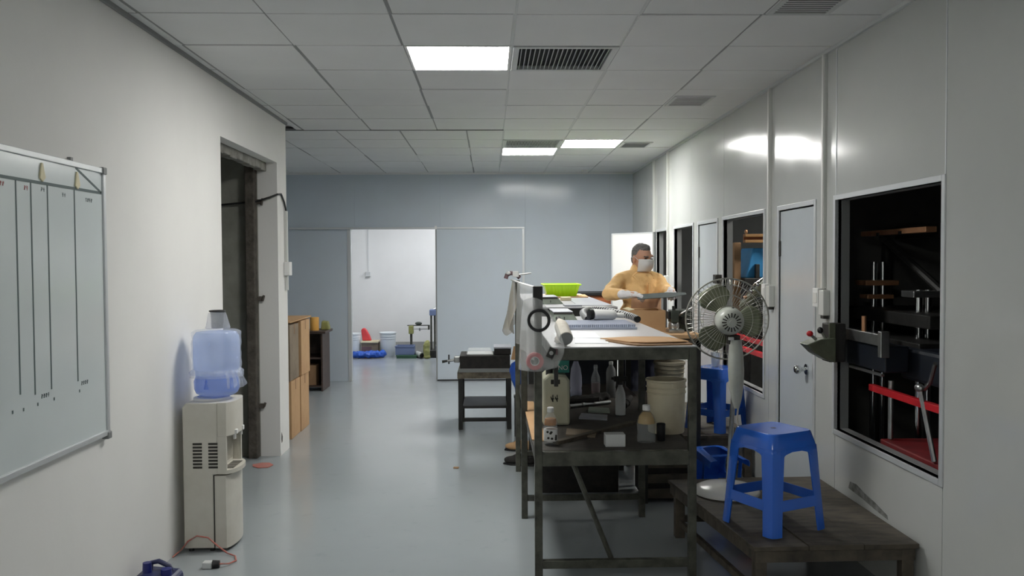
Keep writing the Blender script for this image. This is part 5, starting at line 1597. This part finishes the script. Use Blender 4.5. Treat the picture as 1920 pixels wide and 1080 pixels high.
# ------------------------------------------------------------------ machines seen through the windows
t = thing('press_machine', 'dark press machine with steel columns inside the large window', 'machine', (2.4, 4.6, 0))
B(2.02, 3.72, 0, 2.9, 4.95, .30).build('base', 'steel_dark', t, bevel=.01)
B(2.02, 3.70, .62, 2.62, 4.34, .665).build('red_table', M('red_dark', (132, 28, 32), .55, dirt=(84, 22, 26), dirt_amt=.8, scale=7), t, bevel=.006)  # a darker, mottled red than the rail
B(2.04, 3.72, .30, 2.60, 4.30, .62).build('table_pedestal', 'steel_dark', t, bevel=.006)
B(2.02, 3.66, .895, 2.05, 4.48, .93).build('red_rail', 'red', t, bevel=.003)
for (x, y) in ((2.30, 5.04), (2.36, 5.05), (2.30, 4.50), (2.36, 4.52)):
    MB().cyl((x, y, .30), (x, y, 1.58 if y > 4.8 else 1.43), .018, n=18).build('column', 'chrome', t, smooth=True, angle=30)
B(2.22, 4.97, 1.44, 2.42, 5.12, 1.47).build('collar', 'brass', t, bevel=.004)
B(2.24, 4.99, 1.36, 2.40, 5.10, 1.385).build('collar', 'brass', t, bevel=.004)
B(2.24, 4.44, 1.39, 2.42, 4.58, 1.425).build('collar', 'steel', t, bevel=.004)
B(2.15, 4.2, 1.10, 2.75, 5.2, 1.17).build('lower_platen', 'steel_dark', t, bevel=.006)
B(2.2, 4.2, 1.24, 2.75, 5.2, 1.31).build('upper_platen', 'steel_dark', t, bevel=.006)
B(2.12, 3.9, .98, 2.6, 4.34, 1.145).build('motor_tank', 'navy_machine', t, bevel=.02)
MB().tube([(2.02, 3.80, 1.12), (2.05, 3.90, 1.02), (2.05, 3.95, .98)], .010, 8).build('lever', 'steel', t, smooth=True)
MB().ell((2.03, 3.96, .985), (.02, .03, .02)).build('lever_knob', 'steel', t, smooth=True)
MB().cyl((2.06, 4.31, .67), (2.06, 4.31, .97), .013, n=12).build('stay_rod', 'steel', t, smooth=True, angle=30)
MB().tube([(2.02, 3.80, .67), (2.02, 3.93, .97)], .012, 8).build('stay_rod', 'steel', t, smooth=True)
t = thing('guide_arm', 'overhead brass guide bar with dark diagonal brace inside the large window', 'machine', (2.35, 4.8, 1.3))
B(2.28, 4.40, 1.735, 2.34, 5.18, 1.765).build('brass_bar', 'brass', t, bevel=.003)
for y in (4.66, 4.93):
    B(2.275, y, 1.73, 2.345, y + .03, 1.75).build('notch', 'black', t)
MB().tube([(2.33, 5.0, 1.73), (2.40, 4.45, 1.42)], .022, 8).build('brace', 'steel_dark', t, smooth=True)
B(2.55, 3.7, 1.72, 2.62, 5.3, 1.80).build('beam', 'steel_dark', t, bevel=.004)
MB().cyl((2.45, 5.2, 1.31), (2.45, 5.2, 1.75), .03, n=12).build('post', 'steel_dark', t, smooth=True, angle=30)
# arm reaching out through the window
t = thing('injection_arm', 'dark steel machine arm with red knob reaching out of the large window', 'machine', (1.95, 4.5, 1.0))
B(1.985, 4.22, 1.02, 2.11, 4.68, 1.155).build('carriage', 'navy_machine', t, bevel=.008)
B(1.965, 4.235, 1.155, 1.995, 4.70, 1.215).build('slide_beam', 'steel', t, bevel=.003)
B(1.955, 4.20, 1.10, 2.0, 4.236, 1.232).build('end_stop', 'steel', t, bevel=.003)
B(1.965, 4.22, 1.004, 1.985, 4.60, 1.016).build('lower_rod', 'steel', t, bevel=.002)
B(1.845, 4.57, 1.035, 1.935, 4.68, 1.245).build('clamp_block', 'steel_dark', t, bevel=.006)
B(1.838, 4.555, 1.14, 1.872, 4.569, 1.25).build('brass_plate', 'olive_iron', t, bevel=.003)
MB().prism([(1.71, 4.54, 1.135), (1.79, 4.54, 1.165), (1.87, 4.54, 1.17), (1.87, 4.54, 1.035), (1.82, 4.54, 1.05), (1.76, 4.54, 1.085)], (0, .12, 0)).build('nozzle_wedge', 'olive_iron', t, bevel=.006)
MB().cyl((1.775, 4.58, 1.16), (1.745, 4.58, 1.185), .008, n=8).build('red_screw', 'steel', t)
MB().ell((1.74, 4.58, 1.192), (.018, .018, .016)).build('red_knob', 'red', t, smooth=True)
MB().cyl((1.83, 4.58, 1.165), (1.80, 4.58, 1.205), .008, n=8).build('stem', 'steel', t)
MB().ell((1.797, 4.58, 1.21), (.016, .016, .018)).build('black_knob', 'black', t, smooth=True)
MB().cyl((1.98, 4.45, 1.215), (1.98, 4.45, 1.295), .012, n=12).build('pin', 'brass', t, smooth=True, angle=30)

t = thing('blue_press', 'blue painted press with orange wooden beam inside the machine window', 'machine', (2.45, 7.4, 0))
MB().prism([(2.23, 7.35, 1.44), (2.52, 7.35, 1.44), (2.50, 7.35, 1.55), (2.44, 7.35, 1.70), (2.29, 7.35, 1.70)], (0, .35, 0)).build('housing', 'blue_machine', t, bevel=.01)
B(2.20, 7.30, 1.38, 2.75, 7.72, 1.44).build('housing_base', 'steel_dark', t, bevel=.006)
B(2.30, 7.30, 1.44, 2.335, 7.345, 1.56).build('bracket', 'steel_dark', t, bevel=.004)
B(2.46, 7.28, 1.56, 2.56, 7.34, 1.72).build('side_bracket', 'black', t, bevel=.006)
for z in (1.745, 1.795):
    B(2.20, 7.28, z, 2.62, 7.32, z + .025).build('wooden_beam', 'wood_orange', t, bevel=.003)
B(2.44, 7.26, 1.745, 2.62, 7.40, 1.825).build('beam_end', 'brass', t, bevel=.003)
B(2.2, 7.32, 1.745, 2.62, 7.34, 1.82).build('beam_back', 'wood_red', t)
for x in (2.21, 2.43):
    MB().ell((x, 7.29, 1.84), (.014, .014, .018)).build('beam_knob', 'brass', t, smooth=True)
B(2.14, 7.40, .0, 2.2, 7.46, 1.75).build('upright', 'card_dark', t, bevel=.004)
B(2.25, 7.3, .0, 2.9, 7.75, 1.38).build('column_block', 'steel_dark', t, bevel=.01)
t = thing('red_rails', 'pair of red steel rails inside the machine window behind the fan', 'rail', (2.1, 6.6, .8))
B(2.02, 6.20, .955, 2.06, 7.0, .99).build('rail', 'red', t, bevel=.003)
B(2.02, 6.20, .865, 2.06, 7.0, .90).build('rail', 'red', t, bevel=.003)
for y in (6.3, 6.85):
    B(2.06, y, .0, 2.10, y + .04, .99).build('support_post', 'steel_dark', t, bevel=.002)
t = thing('tilted_cylinder', 'olive cylinder with chrome fittings tilted inside the machine window', 'machine', (2.1, 6.5, 1.0))
c0, c1 = Vector((2.02, 6.62, 1.235)), Vector((2.14, 6.36, 1.44))
MB().capsule(c0, c1, .062, .062, 20).build('barrel', 'olive_iron', t, smooth=True)
for k, q in enumerate((.1, .35, .6, .85)):
    p = c0.lerp(c1, q) + Vector((-.045, -.03, .05))
    MB().ell(p, (.018, .018, .014)).build('fitting', ('brass', 'chrome', 'chrome', 'brass')[k], t, smooth=True)
MB().tube([c0 + Vector((-.03, 0, .07)), c0.lerp(c1, .5) + Vector((-.05, -.02, .075)), c1 + Vector((-.02, 0, .06))], .006, 8).build('pipe', 'chrome', t, smooth=True)
B(2.03, 6.44, .99, 2.16, 6.60, 1.20).build('stand', 'steel_dark', t, bevel=.01)
t = thing('drill_press', 'grey machine with pale guard bar inside the far window', 'machine', (2.3, 8.6, 0))
B(2.12, 8.55, 0, 2.7, 9.0, .98).build('cabinet', 'steel_dark', t, bevel=.01)
B(2.10, 8.50, 1.47, 2.5, 8.62, 1.505).build('guard_bar', 'pink', t, bevel=.004)
B(2.17, 8.5, 1.05, 2.30, 8.56, 1.24).build('control_box', 'grid', t, bevel=.006)
MB().cyl((2.28, 8.7, .98), (2.28, 8.7, 1.6), .035, n=16).build('column', 'steel_dark', t, smooth=True, angle=30)
B(2.15, 8.6, 1.30, 2.45, 8.8, 1.42).build('head', 'steel_dark', t, bevel=.01)
MB().cyl((2.22, 8.6, 1.26), (2.22, 8.6, 1.30), .04, n=16).build('chuck', 'steel', t, smooth=True, angle=30)

# ------------------------------------------------------------------ the worker
PC = Vector((1.215, 6.93, 0))
F = Vector((.45, -.89, 0)).normalized()
Lf = Vector((-F.y, F.x, 0))
U = Vector((0, 0, 1))
def P(l, f, z): return PC + Lf * l + F * f + U * z
hF = Vector((.50, -.84, -.20)).normalized()
hL = U.cross(hF).normalized()
hU = hF.cross(hL).normalized()
HC = Vector((1.238, 6.90, 1.618))
HM = Matrix((hL, hF, hU)).transposed()
def HP(l, f, u): return HC + hL * l + hF * f + hU * u
rs, re, rw = Vector((1.048, 6.85, 1.435)), Vector((.93, 6.64, 1.335)), Vector((1.05, 6.45, 1.337))
ls, le, lw = Vector((1.382, 7.01, 1.435)), Vector((1.425, 6.82, 1.345)), Vector((1.415, 6.61, 1.352))
hipR, hipL = P(-.085, 0, .92), P(.085, 0, .92)
kneR, kneL = P(-.10, .035, .50), P(.10, .03, .50)
ankR, ankL = P(-.11, -.01, .09), P(.115, -.01, .09)
def hand_prims(m, w, d, palm_n, side, r=.0085):
    """palm, four unequal curled fingers and a thumb; d: hand direction, palm_n: palm normal, side: thumb side"""
    d, palm_n, side = d.normalized(), palm_n.normalized(), side.normalized()
    m.capsule(w, w + d * .055, .026, .028)
    m.capsule(w + side * .018 + d * .03, w + side * .024 + d * .08, .017, .014)
    m.capsule(w - side * .018 + d * .03, w - side * .026 + d * .074, .017, .014)
    for k, (o, ln) in enumerate(((.030, .072), (.010, .082), (-.010, .076), (-.029, .058))):
        b = w + d * .078 + side * o
        p1 = b + d * ln * .42 + palm_n * .006
        p2 = p1 + (d * .55 + palm_n * .85).normalized() * ln * .34
        p3 = p2 + (palm_n * .95 - d * .25).normalized() * ln * .28
        m.capsule(b - d * .02, p1, r * 1.15, r, 10).capsule(p1, p2, r, r * .95, 10).capsule(p2, p3, r * .95, r * .8, 10)
    tb = w + d * .028 + side * .026
    t1 = tb + (d * .55 + side * .7 + palm_n * .3).normalized() * .034
    t2 = t1 + (d * .85 + palm_n * .5 + side * .05).normalized() * .03
    m.capsule(tb - side * .012, t1, r * 1.5, r * 1.15, 10).capsule(t1, t2, r * 1.15, r * .95, 10)
    return m
rd = Vector((.93, -.32, -.02)); ld = Vector((-.16, -.95, -.08))
body = MB()
body.ell(HP(0, -.008, .022), (.070, .088, .090), HM)                    # skull
body.ell(HP(0, .022, -.045), (.058, .070, .070), HM)                    # jaw
body.ell(HP(0, .055, -.088), (.026, .028, .022), HM)                    # chin
body.capsule(HP(0, .088, .012), HP(0, .108, -.028), .010, .014, 10)     # nose
body.capsule(HP(-.034, .080, .030), HP(.034, .080, .030), .013, .013, 10)  # brow
body.ell(HP(0, .082, -.058), (.024, .014, .008), HM)                    # mouth
for s_ in (-1, 1):
    body.ell(HP(s_ * .071, -.012, -.012), (.010, .020, .033), HM)       # ears
    body.ell(HP(s_ * .042, .062, -.022), (.022, .020, .018), HM)        # cheeks
body.capsule(HP(0, -.022, -.06), P(0, -.01, 1.44), .056, .062)          # neck
body.capsule(P(0, 0, 1.40), P(0, 0, 1.12), .115, .105).capsule(P(-.11, 0, 1.40), P(.11, 0, 1.40), .075, .075)
body.capsule(P(-.06, 0, .95), P(.06, 0, .95), .11, .11).capsule(P(0, 0, 1.15), P(0, 0, .95), .11, .11)
for (a, b, c) in ((rs, re, rw), (ls, le, lw)):
    body.capsule(a, b, .050, .040).capsule(b, c, .040, .027)
for (a, b, c) in ((hipR, kneR, ankR), (hipL, kneL, ankL)):
    body.capsule(a, b, .082, .056).capsule(b, c, .054, .036).capsule(c, c + F * .13 - U * .045, .036, .030)
hand_prims(body, rw, rd, Vector((-.2, .1, -.95)), Vector((.3, .93, .1)), .0075)
hand_prims(body, lw, ld, Vector((.1, .0, -.98)), Vector((-.95, .2, .0)), .0075)
person = remesh(body, 'person', 'skin', .0075, 3)
tag(person, 'man in tan jacket, white face mask and gloves standing behind the bench', 'person')
def garment(m, name, mat, voxel=.009, sm=4, noise=.0, ns=.05):
    return remesh(m, name, mat, voxel, sm, person, noise, ns)
jk = MB()
jk.capsule(P(0, .005, 1.40), P(0, .01, 1.16), .135, .128).capsule(P(-.115, 0, 1.40), P(.115, 0, 1.40), .082, .082)
jk.capsule(P(-.06, .01, 1.16), P(-.07, .01, .90), .118, .118).capsule(P(.06, .01, 1.16), P(.07, .01, .90), .118, .118)
jk.capsule(P(-.07, .03, 1.33), P(.07, .03, 1.33), .11, .11)
for (a, b, c) in ((rs, re, rw), (ls, le, lw)):
    jk.capsule(a, b, .062, .053).capsule(b, b.lerp(c, .92), .053, .039)
jk.capsule(P(0, -.01, 1.46), P(0, .0, 1.525), .076, .066)
jk.ell(P(0, .045, 1.30), (.15, .10, .17), Matrix((Lf, F, U)).transposed())
for q in (rs, ls):
    jk.capsule(P(0, -.01, 1.47), q + U * .005, .066, .060)
garment(jk, 'jacket', 'jacket', .010, 6, .007, .045)
# stand collar and front placket
for (q, nm) in (((-.03), 'collar'), ((.03), 'collar')):
    a = P(q, .045, 1.50); b = P(q * 3.0, .085, 1.445); c = P(q * 2.2, .06, 1.50)
    MB().prism([a, b, P(q * 3.6, .06, 1.47), c], tuple(F * .010)).build(nm, 'jacket', person, bevel=.002)
MB().prism([P(-.012, .146, 1.42), P(.012, .146, 1.42), P(.012, .148, .94), P(-.012, .148, .94)], tuple(F * .006)).build('placket', 'jacket', person, bevel=.002)
# apron over the lower front
vs = []
n1 = 10
ap = MB()
def fnap(u, v):
    a = (u - .5) * 2
    return P(a * .15, .156 - .05 * a * a + .004 * math.sin(u * 19), 1.30 - v * .50)
o = sheet(lambda u, v: tuple(fnap(u, v)), 16, 12, 'apron', 'apron', person, .004)
tr_ = MB()
tr_.capsule(P(-.07, 0, .94), P(.07, 0, .94), .118, .118)
for (a, b, c) in ((hipR, kneR, ankR), (hipL, kneL, ankL)):
    tr_.capsule(a, b, .098, .074).capsule(b, c + U * .01, .072, .062)
garment(tr_, 'trousers', 'trouser', .011, 3, .006, .06)
for c in (ankR, ankL):
    sh = MB().ell(c + F * .09 - U * .045, (.045, .045, .04)).capsule(c - U * .03 - F * .02, c + F * .13 - U * .055, .047, .035).box(-1e-3, -1e-3, 0, 1e-3, 1e-3, 1e-3)
    sh = MB().capsule(c - U * .04 - F * .02, c + F * .14 - U * .052, .045, .037)
    garment(sh, 'shoe', 'black', .009, 2)
for (w, d, pn, sd_) in ((rw, rd, Vector((-.2, .1, -.95)), Vector((.3, .93, .1))), (lw, ld, Vector((.1, 0, -.98)), Vector((-.95, .2, 0)))):
    g_ = hand_prims(MB(), w, d, pn, sd_, .0105)
    g_.capsule(w - d.normalized() * .045, w, .036, .033)
    garment(g_, 'glove', 'glove', .006, 2)
hr = MB()
hr.ell(HP(0, -.022, .034), (.0735, .080, .084), HM)
hr.ell(HP(0, .004, .078), (.056, .062, .040), HM)
hr.ell(HP(0, -.050, -.02), (.060, .046, .055), HM)
garment(hr, 'hair', 'hair', .007, 3, .004, .012)
for s_ in (-1, 1):
    MB().ell(HP(s_ * .032, .083, .008), (.013, .007, .0055), HM).build('eye', 'eye', person, smooth=True)
    MB().capsule(HP(s_ * .016, .094, .026), HP(s_ * .050, .082, .028), .0045, .0035, 8).build('eyebrow', 'hair', person, smooth=True)
# face mask
def fnm(u, v):
    a = (u - .5) * 2 * R(78)
    e_ = -v
    rr = .070 + .0 * v
    w = .066 + .010 * (1 - abs(v - .35))
    f = .030 + (.095 + .012 * math.sin(PI * v) - .040 * max(0, v - .45)) * math.cos(a) * .88
    return tuple(HP(math.sin(a) * w, f, -.002 - .105 * v + .012 * math.cos(a * 1.1)))
o = sheet(fnm, 18, 10, 'face_mask', 'white', person, .003)
for s_ in (-1, 1):
    MB().tube([HP(s_ * .070, .045, -.012), HP(s_ * .082, .0, .012), HP(s_ * .084, -.022, .0)], .0018, 6).build('ear_loop', 'white', person)

# the dark flat bar in his hands
t = thing('flat_bar', 'dark grey flat bar held in both gloved hands by the worker', 'tool', (1.3, 6.42, 1.31))
a, b = Vector((1.11, 6.395, 1.318)), Vector((1.50, 6.47, 1.338))
d = (b - a).normalized(); s_ = Vector((-d.y, d.x, 0)) ; s_ = (s_ * .45 + U * .35).normalized()
w = .028
MB().prism([a - s_ * w, a.lerp(b, .7) - s_ * w, b - s_ * .010, b + s_ * .012, a.lerp(b, .65) + s_ * w, a + s_ * w], tuple(d.cross(s_).normalized() * .006)).build('blade', M('bar_grey', (112, 120, 120), .45, .2, dirt=(84, 90, 90), dirt_amt=.5), t, bevel=.0015)
MB().prism([a + s_ * w * .95, a.lerp(b, .65) + s_ * w * .95, a.lerp(b, .65) + s_ * w * .75, a + s_ * w * .75], tuple(d.cross(s_).normalized() * -.003)).build('bright_edge', 'steel', t)
